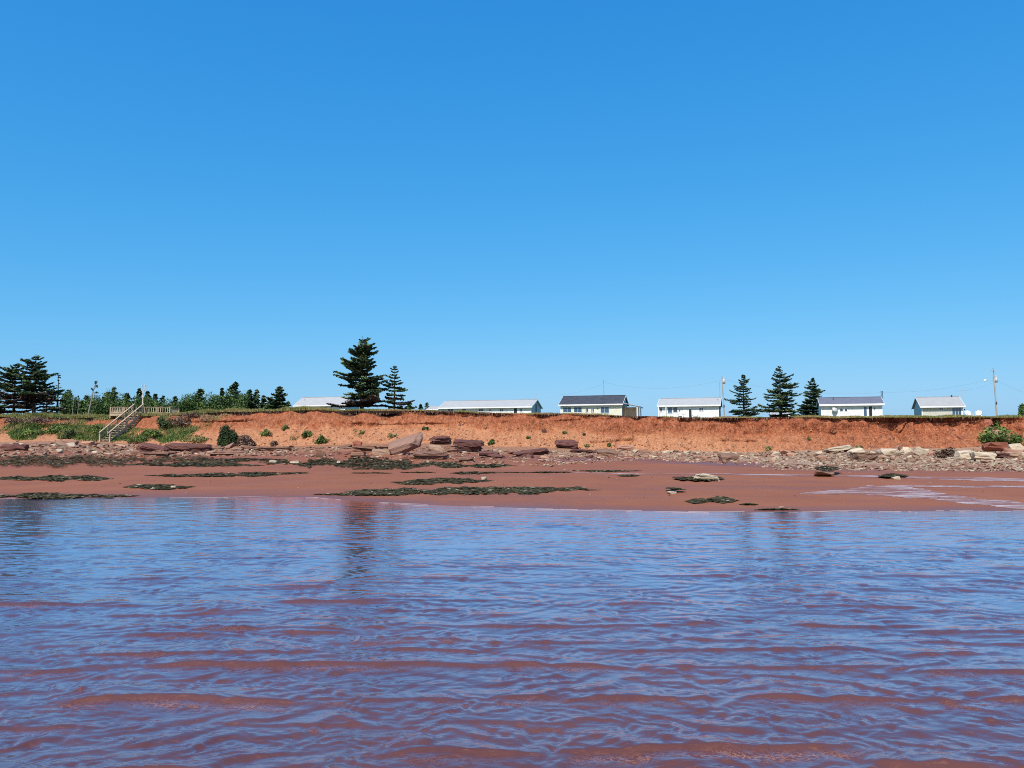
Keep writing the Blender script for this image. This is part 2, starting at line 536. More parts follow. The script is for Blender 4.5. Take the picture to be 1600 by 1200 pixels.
tag(link('meadow', me, turf), 'grassy flat land on top of the cliff', 'meadow', kind='structure')

# ------------------------------------------------------------------ water
water = mat('silty_water', (.11, .034, .022), .8, 0)
def build_water():
    m = water
    nt = m.node_tree
    body = bsdf(m)
    body.inputs['Specular IOR Level'].default_value = 0
    tc = N(m, 'ShaderNodeTexCoord'); P = tc.outputs['Object']
    nc = noise(m, .8, 4, .6, P, (.6, 1.2, 1))
    c = ramp(m, nc.outputs['Fac'], [(.3, (.082, .027, .014)), (.7, (.110, .039, .020))]).outputs[0]
    glint_specks = noise(m, 24, 4, .75, P, (.5, 1.6, 1))  # orange specks: sun glints painted into the body colour
    sf = ramp(m, glint_specks.outputs['Fac'], [(.56, (0, 0, 0)), (.74, (.6, .6, .6))])
    c = mix(m, sf.outputs[0], c, (.20, .08, .04))
    st_ = attr(m, 'crest_glint')                   # mask for glints painted into the colour below each crest
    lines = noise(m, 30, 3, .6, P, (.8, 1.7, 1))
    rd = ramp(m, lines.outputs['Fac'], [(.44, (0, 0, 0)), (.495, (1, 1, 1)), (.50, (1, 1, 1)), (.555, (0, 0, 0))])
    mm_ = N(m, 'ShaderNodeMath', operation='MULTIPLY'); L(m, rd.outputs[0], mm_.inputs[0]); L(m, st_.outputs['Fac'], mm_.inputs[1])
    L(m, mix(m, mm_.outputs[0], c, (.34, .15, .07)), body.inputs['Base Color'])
    rip = attr(m, 'ripple')
    prev = None
    for sc, st, dist, k in ((9, (.5, 1.7, 1), .03, .10), (26, (.5, 1.6, 1), .012, .16)):
        n = noise(m, sc, 2, .5, P, st)
        q = N(m, 'ShaderNodeBump'); q.inputs['Distance'].default_value = dist
        L(m, n.outputs['Fac'], q.inputs['Height'])
        mm = N(m, 'ShaderNodeMath', operation='MULTIPLY'); mm.inputs[1].default_value = k
        L(m, rip.outputs['Fac'], mm.inputs[0]); L(m, mm.outputs[0], q.inputs['Strength'])
        if prev is not None: L(m, prev, q.inputs['Normal'])
        prev = q.outputs[0]
    L(m, prev, body.inputs['Normal'])
    gl = N(m, 'ShaderNodeBsdfGlossy'); gl.inputs['Color'].default_value = (1.0, .80, .88, 1); gl.inputs['Roughness'].default_value = .125
    L(m, prev, gl.inputs['Normal'])
    fr = N(m, 'ShaderNodeFresnel'); fr.inputs['IOR'].default_value = 1.42
    L(m, prev, fr.inputs['Normal'])
    pw = N(m, 'ShaderNodeMath', operation='POWER'); pw.inputs[1].default_value = .88
    L(m, fr.outputs[0], pw.inputs[0])
    pm = N(m, 'ShaderNodeMath', operation='MULTIPLY'); pm.inputs[1].default_value = 1.64; pm.use_clamp = True
    L(m, pw.outputs[0], pm.inputs[0])
    mn = N(m, 'ShaderNodeMath', operation='MINIMUM'); mn.inputs[1].default_value = .90; L(m, pm.outputs[0], mn.inputs[0])
    ms = N(m, 'ShaderNodeMixShader')
    L(m, mn.outputs[0], ms.inputs[0]); L(m, body.outputs[0], ms.inputs[1]); L(m, gl.outputs[0], ms.inputs[2])
    out = [n for n in nt.nodes if n.type == 'OUTPUT_MATERIAL'][0]
    L(m, ms.outputs[0], out.inputs['Surface'])
build_water()

CRESTS = [  # (px0, px1, row, height) wavelets as they lie in the bay
    (-60, 165, 1031, .055), (200, 830, 1026, .058), (800, 960, 1029, .045), (995, 1400, 1031, .045), (1400, 1680, 1038, .06),
    (120, 480, 1078, .062), (490, 760, 1078, .04), (790, 870, 1076, .055), (900, 1110, 1074, .062), (1160, 1440, 1077, .04), (1435, 1690, 1074, .065),
    (640, 830, 1153, .06), (895, 1320, 1147, .065), (1370, 1690, 1174, .055), (-80, 400, 1184, .07), (1050, 1160, 1196, .05), (400, 640, 1214, .05),
    (100, 520, 1010, .042), (600, 760, 1007, .032), (935, 1360, 1003, .045), (1395, 1500, 1010, .04),
    (210, 350, 985, .035), (430, 530, 979, .034), (570, 690, 971, .036), (880, 1125, 968, .04), (1230, 1430, 970, .038), (1420, 1690, 979, .04),
    (-60, 200, 936, .045), (300, 420, 948, .03), (430, 780, 931, .045), (590, 720, 949, .03), (960, 1080, 938, .025), (1300, 1450, 935, .025),
    (0, 140, 1122, .035), (40, 200, 1064, .03), (360, 560, 1118, .028), (700, 900, 1112, .025), (1120, 1260, 1112, .03), (1500, 1690, 1112, .025), (1000, 1100, 1050, .025)]

_r = random.Random(5)
for _k in range(95):
    _row = 815 + 185 * _r.random() ** .8
    _x = _r.uniform(-60, 1600); _l = _r.uniform(50, 240) * (.6 + (_row - 815) / 200)
    CRESTS.append((_x, _x + _l, _row, _r.uniform(.012, .026)))

def wave_h(X, Y):
    h = np.zeros_like(X)
    global CREST_GLINT
    CREST_GLINT = np.zeros_like(X)
    w = .28 * fbm(X * .5, Y * .35, 3, 201)
    # chop from several directions: steep towards the open water, long backs towards the shore
    grow = np.interp(Y, (3, 7, 12, 20, 28), (1.25, 1.1, 1.0, .9, .7))
    for lam, ang, a, s in ((1.7, -3, .0026, 7), (.95, 7, .0024, 1), (.62, -12, .0027, 2), (.43, 21, .0036, 3), (.30, -30, .0037, 4), (.21, 38, .0033, 5), (.14, -46, .0024, 6), (.095, 24, .0016, 8), (.07, -20, .0011, 9)):
        th = R(ang)
        q = X * math.sin(th) + Y * math.cos(th)
        fr = q / lam + 1.0 * fbm(X * .75 / lam, Y * .45 / lam, 2, 210 + s) + w
        g = np.clip(.5 + 1.8 * fbm(X * .55 / lam, Y * .9 / lam, 2, 230 + s), 0, 2.0)
        f_ = fr - np.floor(fr)
        rf = .10 if lam > .8 else .15 if lam > .5 else .22
        c = np.where(f_ < rf, f_ / rf, (1 - f_) / (1 - rf))
        c = .55 * c + .45 * c * c * (3 - 2 * c)
        fade = np.clip(lam / np.maximum(.010 * Y, 1e-3) - .8, 0, 1)       # drop what the mesh cannot carry
        h += a * g * (c * 2 - 1) * grow * fade
    fine = fbm(X * 6, Y * 10, 4, 260) * .0030 * np.clip(1.4 - Y / 12, 0, 1)
    h += fine
    for i, (p0, p1, row, A) in enumerate(CRESTS):
        Yc0 = (CAM_H - A * .7) * FPX / (row - HORIZON)
        x0, x1 = (p0 - 800) / FPX * Yc0, (p1 - 800) / FPX * Yc0
        L_ = x1 - x0
        edge = np.clip((X - x0 + .12) / (.18 * L_ + .1), 0, 1) * np.clip((x1 + .12 - X) / (.18 * L_ + .1), 0, 1)
        sel = (np.abs(Y - Yc0) < 1.6) & (edge > 0)
        if not sel.any(): continue
        xs, ysl, e_ = X[sel], Y[sel], edge[sel]
        yc = Yc0 + .14 * fbm(xs * .9, i * 3.7, 3, 270) + .02 * fbm(xs * 5, i * 1.7, 2, 271)
        e = ysl - yc
        a = .80 * A * e_ ** .7 * (.72 + .5 * fbm(xs * 1.1, i * 2.1, 3, 280))
        s1 = (.016 + .20 * A) * (1 + .3 * fbm(xs * 1.5, i, 2, 281))
        prof = np.where(e < 0, .62 * np.exp(-(np.abs(e) / s1) ** 1.5) + .38 * np.exp(-np.abs(e) / (s1 * 4.5)), np.exp(-np.abs(e) / (.30 + A * 4)))
        trough = -.12 * np.exp(-((e + .34) / .17) ** 2)
        h[sel] += a * (prof + trough)
        CREST_GLINT[sel] = np.maximum(CREST_GLINT[sel], np.clip(a / .04, 0, 1) * np.exp(-((e + 2.6 * s1 + .035) / (1.0 * s1 + .022)) ** 2) * np.clip(.55 + 1.2 * fbm(xs * 1.6, i * 1.3, 3, 283), 0, 1))
    return h

yr = np.concatenate([[-1200, -300, -60, -15, -3, .5, 1.4], np.geomspace(2.2, 30.5, 820)])
sc_ = np.concatenate([-np.geomspace(1.92, 160, 22)[::-1], np.linspace(-1.9, -1.006, 75), np.linspace(-1, 1, 540), np.linspace(1.006, 1.9, 75), np.geomspace(1.92, 160, 22)])
WY = np.repeat(yr[:, None], len(sc_), 1)
WX = sc_[None] * (np.maximum(WY, 2) * .70 + .8)
calm = np.clip((shore_y(WX) - WY) / 3.0, .12, 1) * np.interp(WY, (0, 1.5, 10, 20, 28), (0, 1, 1, .85, .7))
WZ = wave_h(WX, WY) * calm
WZ = np.where((WY < 1.9) | (np.abs(sc_)[None] > 1.91), 0, WZ * np.clip((1.9 - np.abs(sc_)[None]) / .15, 0, 1))
rip = np.interp(WY, (0, 4, 6, 9, 13, 30), (1, 1, .6, .2, .06, .0)) * (1 + .5 * fbm(WX * .2, WY * .3, 3, 290))
me = np_mesh('sea', np.stack([WX, WY, WZ], -1).reshape(-1, 3), grid_faces(len(yr), len(sc_)), {'ripple': (rip.ravel(), 'POINT'), 'crest_glint': (CREST_GLINT.ravel(), 'POINT')}, True)
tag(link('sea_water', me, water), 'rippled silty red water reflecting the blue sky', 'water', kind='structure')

# broken line of foam where the wavelets run out
foam_m = mat('foam', (.34, .25, .23), .7, .2)
def foam_line():
    g = np.random.default_rng(19)
    V = []; F = []
    for q in range(3):
        xs = np.arange(-20, 17, .05)
        ysh = shore_y(xs) + (.02, -.16, -.42)[q] + .22 * fbm(xs * .8, q * 3.1, 3, 331)
        w = .035 * np.clip(fbm(xs * 1.1, q * 5.3, 3, 333) * 2 + (.0, -.2, -.45)[q] + np.interp(xs, (-16, 0, 8), (-.4, 0, .25)), 0, 1)
        zz = np.maximum(beach_z(xs, ysh), 0) + .012
        for i in range(len(xs) - 1):
            if w[i] < .006 or w[i + 1] < .006: continue
            b = len(V)
            V += [(xs[i], ysh[i] - w[i], zz[i]), (xs[i + 1], ysh[i + 1] - w[i + 1], zz[i + 1]), (xs[i + 1], ysh[i + 1] + w[i + 1], zz[i + 1] + .006), (xs[i], ysh[i] + w[i], zz[i] + .006)]
            F.append((b, b + 1, b + 2, b + 3))
    tag(link('foam', np_mesh('foam', V, F), foam_m), 'broken line of foam along the edge of the water', 'foam', None, 'stuff')
foam_line()

# thin run-off stream on the sand
film = mat('stream_film', (.24, .13, .13), .22, .3)
fn = noise(film, 1.6, 5, .7, None, (.30, 2.4, 1)); fn2 = noise(film, 14, 3, .6, None, (.5, 1.5, 1))
L(film, ramp(film, fn.outputs['Fac'], [(.42, (.18, .072, .052)), (.52, (.20, .090, .080)), (.58, (.62, .52, .50)), (.64, (.22, .11, .10))]).outputs[0], bsdf(film).inputs['Base Color'])  # pale streaks: wet sheen painted into the base colour
bsdf(film).inputs['IOR'].default_value = 1.14
for sock, lo_, hi_ in (('Roughness', .6, .2), ('Specular IOR Level', .1, .5)):
    q_ = N(film, 'ShaderNodeMapRange'); L(film, fn.outputs['Fac'], q_.inputs[0])
    q_.inputs[1].default_value = .42; q_.inputs[2].default_value = .60; q_.inputs[3].default_value = lo_; q_.inputs[4].default_value = hi_
    L(film, q_.outputs[0], bsdf(film).inputs[sock])
L(film, bump(film, fn2.outputs['Fac'], .4, .02, bump(film, fn.outputs['Fac'], .4, .05)), bsdf(film).inputs['Normal'])
def stream(centre, label, name='stream'):
    """centre: list of (px, row, half height in rows)"""
    cs = np.array(centre, float)
    n = 90
    px = np.linspace(cs[0, 0], cs[-1, 0], n)
    row = np.interp(px, cs[:, 0], cs[:, 1]) + .5 * fbm(px * .03, cs[0, 1], 3, 301)
    hw = np.interp(px, cs[:, 0], cs[:, 2]) * (1 + .5 * fbm(px * .05, cs[0, 1] * .3, 3, 303))
    hw = np.maximum(hw, .02)
    tt_ = np.linspace(-1, 1, 7)
    V = ground_hits(np.repeat(px[None], 7, 0), row[None] + tt_[:, None] * hw[None])
    V[:, 2] += np.repeat(.012 - .008 * np.abs(tt_), n)
    me = np_mesh('stream', V, grid_faces(7, n), None, True)
    tag(link(name, me, film), label, 'stream', kind='structure')
stream([(1250, 771, .3), (1300, 769, 3), (1360, 766, 7), (1440, 771, 8), (1500, 781, 5), (1560, 787, 5), (1620, 792, 6), (1700, 796, 5)], 'shallow rippling run-off stream crossing the sand')
stream([(1330, 762, .3), (1400, 760, 2), (1480, 760, 1.6), (1540, 761, 1.5), (1640, 760, 2), (1720, 760, 2)], 'thin upper arm of the run-off stream')
stream([(880, 738.5, .2), (1000, 740.5, .7), (1150, 741, 1), (1320, 743.5, 1), (1420, 745.5, 1.3), (1500, 748, 2), (1600, 750, 2.4), (1720, 752, 2.4)], 'narrow wet channel below the rubble')
# ------------------------------------------------------------------ rocks
def rock_mat(name, c0, c1, c2):
    m = mat(name, c1, .9, .12)
    tc = N(m, 'ShaderNodeTexCoord')
    oi = N(m, 'ShaderNodeObjectInfo')
    n1 = noise(m, 1.6, 5, .65, tc.outputs['Object'], (.5, .5, 2.6)); n2 = noise(m, 9, 4, .7, tc.outputs['Object'], (.6, .6, 2.2))
    a = ramp(m, n1.outputs['Fac'], [(.3, c0), (.52, c1), (.72, c2)])
    b = ramp(m, n2.outputs['Fac'], [(.3, c0), (.7, c2)])
    c = mix(m, .4, a.outputs[0], b.outputs[0])
    hs = N(m, 'ShaderNodeHueSaturation')
    mr = N(m, 'ShaderNodeMapRange'); L(m, oi.outputs['Random'], mr.inputs[0]); mr.inputs[3].default_value = .78; mr.inputs[4].default_value = 1.18
    L(m, mr.outputs[0], hs.inputs['Value']); L(m, c, hs.inputs['Color'])
    L(m, hs.outputs[0], bsdf(m).inputs['Base Color'])
    L(m, bump(m, n2.outputs['Fac'], .7, .05), bsdf(m).inputs['Normal'])
    return m
MR = {
    'tan': rock_mat('tan_sandstone', (0.184, 0.108, 0.072), (0.288, 0.180, 0.124), (0.376, 0.256, 0.180)),
    'pink': rock_mat('pink_sandstone', (0.232, 0.112, 0.072), (0.336, 0.176, 0.120), (0.424, 0.248, 0.176)),
    'pale': rock_mat('pale_sandstone', (0.304, 0.216, 0.144), (0.464, 0.368, 0.264), (0.560, 0.480, 0.368)),
    'dark': rock_mat('dark_red_sandstone', (0.060, 0.028, 0.024), (0.112, 0.048, 0.040), (0.176, 0.080, 0.064)),
    'purple': rock_mat('purple_sandstone', (.125, .064, .044), (.205, .108, .076), (.29, .165, .12)),
    'rose': rock_mat('rose_sandstone', (.165, .085, .060), (.245, .138, .100), (.33, .20, .15)),
    'brown': rock_mat('brown_sandstone', (0.104, 0.060, 0.040), (0.176, 0.100, 0.068), (0.240, 0.144, 0.104)),
    'red': rock_mat('red_sandstone', (0.224, 0.072, 0.044), (0.304, 0.104, 0.064), (0.368, 0.152, 0.100)),
}

def hull(pts):
    bm = bmesh.new()
    for p in pts: bm.verts.new(p)
    r = bmesh.ops.convex_hull(bm, input=bm.verts)
    bmesh.ops.delete(bm, geom=[g for g in set(r['geom_interior'] + r['geom_unused']) if isinstance(g, bmesh.types.BMVert)], context='VERTS')
    return bm

def rock_mesh(seed, detail=False, flat=.6, square=.5, dome=False):
    """angular block in a unit box (-.5.. .5, 0..1 up)"""
    r = random.Random(seed)
    pts = []
    for _ in range(26 if detail else 15):
        p = [r.uniform(-1, 1) for _ in range(3)]
        k = r.randrange(3)
        p[k] = math.copysign(1, p[k]) * r.uniform(.75, 1)
        if r.random() < square:
            k2 = (k + 1) % 3; p[k2] = math.copysign(1, p[k2]) * r.uniform(.55, .95)
        if dome:
            q = Vector(p).normalized() * r.uniform(.85, 1); p = [q.x, q.y, abs(q.z) * 2 - 1]
        pts.append((p[0] * .5, p[1] * .5, p[2] * .5 + .5))
    bm = hull(pts)
    if detail:
        bmesh.ops.triangulate(bm, faces=bm.faces)
        bmesh.ops.subdivide_edges(bm, edges=bm.edges, cuts=3, use_grid_fill=True)
        co = np.array([v.co for v in bm.verts]); nr = np.array([v.normal for v in bm.verts])
        lay = fbm(co[:, 2] * 9 + seed, co[:, 0] * 1.2 + 3, 3, seed % 97) * .05
        d = fbm(co[:, 0] * 4 + seed * .7 + co[:, 2] * 2, co[:, 1] * 4 + co[:, 2] * 5, 3, seed % 89) * .06
        for v, q, n in zip(bm.verts, lay + d, nr):
            v.co += Vector((n[0] * q, n[1] * q, n[2] * q * .5))
    me = bpy.data.meshes.new('rock')
    bm.to_mesh(me); bm.free()
    co = np.array([v.co for v in me.vertices]); lo, hi = co.min(0), co.max(0)
    co = (co - lo) / (hi - lo); co[:, :2] -= .5
    me.vertices.foreach_set('co', co.astype(np.float32).ravel()); me.update()
    return me

def layered_mesh(seed):
    """bedded block: thin slabs piled with ragged edges, the lowest set back"""
    r = random.Random(seed)
    nl = r.randint(2, 4)
    tx, ty = r.uniform(-.16, .16), r.uniform(-.12, .12)
    bm = bmesh.new()
    z = 0.0
    for k in range(nl):
        h = r.uniform(.45, 1.7) / nl
        pull = .16 if k == 0 else r.uniform(0, .10)
        sx = .5 * (1 - r.uniform(0, .22) - (.12 if k == 0 else 0)); cx = r.uniform(-.07, .07)
        pts = []
        nseg = r.randint(7, 10)
        for i in range(nseg):
            a = 2 * math.pi * i / nseg
            x, y = math.cos(a), math.sin(a)
            q = max(abs(x), abs(y)) ** .75
            x, y = x / q * sx * r.uniform(.86, 1.06) + cx, y / q * .5 * r.uniform(.84, 1.06) + pull * (y < 0)
            pts.append((x, y, z + tx * x + ty * y + r.uniform(-.05, .05))); pts.append((x * r.uniform(.82, 1), y * r.uniform(.82, 1), z + tx * x + ty * y + h * r.uniform(.7, 1.05)))
        b2 = hull(pts)
        bmesh.ops.triangulate(b2, faces=b2.faces)
        bmesh.ops.subdivide_edges(b2, edges=b2.edges, cuts=2, use_grid_fill=True)
        for v_ in b2.verts: v_.co += Vector((r.gauss(0, .014), r.gauss(0, .018), r.gauss(0, .02)))
        tmp = bpy.data.meshes.new('tmp'); b2.to_mesh(tmp); b2.free(); bm.from_mesh(tmp); bpy.data.meshes.remove(tmp)
        z += h * .93
    me = bpy.data.meshes.new('rock'); bm.to_mesh(me); bm.free()
    co = np.array([v_.co for v_ in me.vertices]); lo, hi = co.min(0), co.max(0)
    co = (co - lo) / (hi - lo); co[:, :2] -= .5
    me.vertices.foreach_set('co', co.astype(np.float32).ravel()); me.update()
    return me

BOULDERS = []
def boulder(px, row, wpx, hpx, m, label, seed, tilt=(0, 0, 0), depth=.8, name='boulder', cat='boulder', sink=.12, lift=0.0, cliff=False, square=.6):
    p = cliff_hit(px, row) if cliff else ground_hit(px, row)
    s = p.y / FPX
    w, h = wpx * s, hpx * s
    dome = m.startswith('dome')
    me = layered_mesh(seed) if (m in ('dark', 'purple') and not dome) else rock_mesh(seed, True, dome=dome, square=square)
    m = {'dome': 'pale', 'domeb': 'brown'}.get(m, m)
    me.name = name
    o = link(name, me, MR[m])
    d = max(w * depth, h * .8)
    o.scale = (w, d, h * (1 + sink))
    o.rotation_euler = tuple(R(a) for a in tilt)
    o.location = (p.x, p.y + d * .38, p.z - h * sink + lift)
    if not cliff: BOULDERS.append((px, row - hpx / 2, seed))
    return tag(o, label, cat)

boulder(636, 711, 60, 17, 'rose', 'huge tilted brown slab of rock, largest on the shore below the tall spruce', 101, (16, -19, 6), .75, sink=.0, lift=.42, square=1.0)
boulder(731, 706, 52, 14, 'dark', 'big dark red block with a black undercut, right of the huge tilted slab', 102, (10, 4, -5), .7, lift=.25)
boulder(686, 695, 34, 9, 'dark', 'flat dark slab lying on top of the tan block beside the huge tilted slab', 103, (6, -3, 5), .8, name='slab', cat='rock slab', lift=.25)
boulder(678, 707, 26, 12, 'tan', 'tan block under a dark slab beside the huge tilted slab', 104, (0, 3, 10), .8)
boulder(705, 708, 22, 13, 'purple', 'purple wedge of rock between the huge slab and the big dark block', 105, (0, -6, -10), .8)
boulder(593, 711, 31, 9, 'tan', 'low tan boulder just left of the huge tilted slab', 106, (4, 4, 6), .7)
boulder(570, 705, 44, 8, 'purple', 'long flat purple slab at the foot of the cliff below the tall spruce', 107, (-4, 2, 3), .7, name='slab', cat='rock slab')
boulder(599, 703, 22, 7, 'purple', 'small purple slab above the low tan boulder', 108, (-5, 0, 0), .8, name='slab', cat='rock slab')
boulder(557, 697, 14, 8, 'red', 'small red rock at the foot of the cliff below the tall spruce', 109, (0, 5, 0), .8)
boulder(500, 714, 16, 7, 'brown', 'small brown boulder alone at the top of the dark weed band', 110, (0, 0, 10), .8)
boulder(558, 714, 25, 8, 'purple', 'flat purplish slab just above the dark seaweed band', 111, (-4, 2, 0), .7, name='slab', cat='rock slab')
boulder(670, 718, 64, 12, 'purple', 'wide pinkish ledge in front of the huge tilted slab', 112, (3, 2, 2), .6, name='ledge', cat='rock ledge')
boulder(726, 722, 30, 8, 'purple', 'low purple slab in front of the big dark block', 113, (2, -3, 5), .7, name='slab', cat='rock slab')
boulder(764, 714, 34, 8, 'dark', 'dark flat slab just right of the big undercut block', 114, (6, 3, -4), .7, name='slab', cat='rock slab')
boulder(886, 701, 40, 12, 'dark', 'large dark boulder standing alone below the slate roofed cottage', 115, (10, 2, 4), .8, lift=.1)
boulder(818, 714, 34, 9, 'dark', 'dark layered slab leaning on its neighbours, left of the lone dark boulder', 116, (6, -10, 4), .8, name='slab', cat='rock slab')
boulder(842, 711, 36, 10, 'dark', 'dark striped slab tipped up just below the lone dark boulder', 117, (8, -8, -4), .8, name='slab', cat='rock slab')
boulder(949, 712, 34, 9, 'brown', 'brown flat topped block right of the lone dark boulder', 118, (12, 0, 2), .8)
boulder(978, 705, 28, 10, 'pink', 'pale pink pointed rock against the cliff right of the lone dark boulder', 119, (0, 4, 0), .8)
boulder(910, 708, 40, 6, 'dark', 'thin dark ledge under the lone dark boulder', 120, (0, 1, 0), .6, name='ledge', cat='rock ledge')
boulder(776, 717, 30, 7, 'dark', 'thin dark slab among pale rubble left of the layered slabs', 121, (2, 0, 6), .7, name='slab', cat='rock slab')
boulder(1140, 720, 30, 11, 'brown', 'dark brown block on the pale rubble below the white roofed cottage', 122, (14, 0, 3), .8)
boulder(1314, 707, 46, 7, 'pale', 'long cream slab propped at an angle on the rubble below the blue roofed cottage', 123, (-6, -9, 5), .5, name='slab', cat='rock slab', lift=.15)
boulder(1354, 720, 36, 13, 'brown', 'rounded brown boulder among cream blocks below the blue roofed cottage', 124, (-4, 4, 6), .8)
boulder(1342, 714, 24, 13, 'pale', 'cream block leaning behind the rounded brown boulder', 125, (0, -14, 8), .8)
boulder(1394, 713, 34, 12, 'pale', 'broad cream block at the foot of the cliff right of the rounded brown boulder', 126, (-8, 4, 0), .8)
boulder(1418, 711, 20, 12, 'pale', 'cream wedge leaning right beside the broad cream block', 127, (0, 22, 6), .7)
boulder(1438, 713, 22, 14, 'pale', 'cream triangular slab leaning left of the dry bush', 128, (0, 26, -6), .6, name='slab', cat='rock slab')
boulder(1427, 722, 20, 7, 'tan', 'low tan block in front of the leaning triangular slab', 129, (0, 4, 0), .8)
boulder(1512, 718, 28, 14, 'pale', 'big cream boulder right of the dry bush', 130, (-4, -4, 10), .8)
boulder(1542, 721, 40, 14, 'pale', 'wide cream boulder in front of the stacked red blocks', 131, (-6, 3, 0), .8)
boulder(1560, 708, 34, 13, 'red', 'squared red block in the middle of the stacked rocks below the utility pole', 132, (0, 0, -6), .8, lift=.2)
boulder(1567, 697, 28, 13, 'pink', 'pink slab topping the stack of red blocks below the utility pole', 133, (-6, 8, 8), .8, name='slab', cat='rock slab', lift=.65)
boulder(1567, 717, 28, 10, 'dark', 'dark rock at the bottom of the stack of red blocks', 134, (0, 0, 0), .8)
boulder(1592, 706, 20, 13, 'pale', 'cream block at the right of the stack of red blocks', 135, (0, -8, 0), .8)
boulder(1586, 716, 26, 10, 'tan', 'tan flat block in front of the stack of red blocks', 136, (-4, 3, 0), .8)
boulder(233, 706, 48, 11, 'dark', 'dark striped wedge of rock right of the stair foot', 137, (9, 9, 4), .6, name='ledge', cat='rock ledge', lift=.05)
boulder(278, 705, 50, 9, 'dark', 'dark ledge with a black underside right of the striped wedge', 138, (10, 2, 2), .5, name='ledge', cat='rock ledge', lift=.15)
boulder(310, 707, 40, 10, 'dark', 'black shadowed ledge below the green shrub on the cliff', 139, (10, 0, -3), .5, name='ledge', cat='rock ledge', lift=.15)
boulder(236, 713, 60, 7, 'purple', 'long low purple ledge in front of the striped wedge', 140, (2, 1, 0), .5, name='ledge', cat='rock ledge')
boulder(384, 704, 26, 8, 'purple', 'small wedge of purple rock below the green shrub', 141, (0, 10, 0), .7)
boulder(106, 695, 22, 8, 'pink', 'pink slab at the edge of the grass left of the stair', 142, (-4, 3, 4), .7, name='slab', cat='rock slab')
boulder(16, 704, 44, 10, 'dark', 'dark red ledge at the left end of the shore', 143, (7, 2, 2), .5, name='ledge', cat='rock ledge')
boulder(135, 697, 16, 8, 'pink', 'small pink rock just left of the stair foot', 144, (0, -6, 0), .8)
boulder(428, 705, 60, 8, 'purple', 'long purple ledge running out below the cliff right of the green shrub', 145, (2, 1, 1), .5, name='ledge', cat='rock ledge')
boulder(350, 712, 70, 7, 'purple', 'broad low purple ledge below the black shadowed ledge', 146, (2, -1, 0), .5, name='ledge', cat='rock ledge')
boulder(850, 676, 8, 6, 'dark', 'small dark stone perched halfway up the cliff above the layered slabs', 147, (0, 0, 0), .8, name='stone', cat='stone', cliff=True)
boulder(1504, 687, 12, 6, 'red', 'single red block sticking out of the cliff below the right hand cottage', 148, (0, 0, 0), .8, name='stone', cat='stone', cliff=True)
boulder(1544, 664, 14, 9, 'red', 'red lump of earth just under the turf left of the cliff creeper', 149, (0, 0, 0), .8, name='stone', cat='stone', cliff=True)
# pale stones lying on the sand and in the weed
boulder(1104, 751, 42, 10, 'dome', 'whitish hump of rock on open sand with weed at its foot', 150, (-6, 3, 0), .7)
boulder(1062, 749, 20, 4, 'dark', 'low dark weedy rock left of the whitish hump', 151, (0, 0, 0), .8)
boulder(1292, 745, 30, 9, 'domeb', 'brown rock hung with weed at the edge of the stream', 152, (0, 0, 0), .8)
boulder(1402, 749, 12, 5, 'pale', 'pale stone in a small weed patch near the stream', 153, (0, 0, 0), .8, name='stone', cat='stone')
boulder(1051, 772, 14, 4, 'pale', 'small pale stone under a scrap of weed on the open sand', 154, (0, 0, 0), .8, name='stone', cat='stone')
boulder(459, 724, 16, 4, 'pale', 'flat white stone lying in the dark weed band', 155, (0, 0, 0), .8, name='stone', cat='stone')
boulder(426, 723, 12, 4, 'pale', 'smaller white stone at the left of the flat white stone in the weed', 156, (0, 0, 0), .8, name='stone', cat='stone')
boulder(756, 750, 9, 5, 'pale', 'white stone at the tip of a middle weed patch', 157, (0, 0, 0), .8, name='stone', cat='stone')
boulder(529, 724, 6, 4, 'pale', 'tiny white stone in the widest part of the dark weed band', 158, (0, 0, 0), .8, name='stone', cat='stone')
boulder(270, 763, 9, 4, 'pale', 'pale stone in the weed patch by the water left of centre', 159, (0, 0, 0), .8, name='stone', cat='stone')
boulder(1222, 794, 9, 3, 'tan', 'tan pebble beside the water right of the round weed patch', 160, (0, 0, 0), .8, name='stone', cat='stone')

# loose slabs of the rubble, one by one
VAR = [rock_mesh(400 + i, False) for i in range(14)]
vmesh = {}
def slab_mesh(i, m):
    if (i, m) not in vmesh:
        me = VAR[i].copy(); me.name = 'slab'; me.materials.append(MR[m]); vmesh[(i, m)] = me
    return vmesh[(i, m)]
def scatter(n, x0, x1, rowf0, rowf1, size, mats, label, group, seed, flat=(.28, .55)):
    r = random.Random(seed)
    draw = []
    for k in range(n):
        px = r.uniform(x0, x1)
        lo, hi = rowf0(px), rowf1(px)
        draw.append((px, lo, hi, lo + (hi - lo) * r.random() ** 1.35))
    hits = ground_hits([q[0] for q in draw], [q[3] for q in draw])
    for (px, lo, hi, row), p in zip(draw, hits):
        p = Vector(p)
        big = size[0] + (size[1] - size[0]) * r.random() ** 2.2
        big *= 1 - .45 * (row - lo) / max(hi - lo, .1)
        w = big * p.y / FPX
        o = link('slab', slab_mesh(r.randrange(len(VAR)), r.choice(mats)))
        h = w * r.uniform(*flat)
        o.scale = (w, w * r.uniform(.6, .95), h)
        o.rotation_euler = (R(r.uniform(-14, 22)), R(r.gauss(0, 11)), r.uniform(-.7, .7))
        o.location = (p.x, p.y, p.z - h * .18)
        tag(o, slab_label(px, row, big, o.data.materials[0].name), 'rock slab', group)
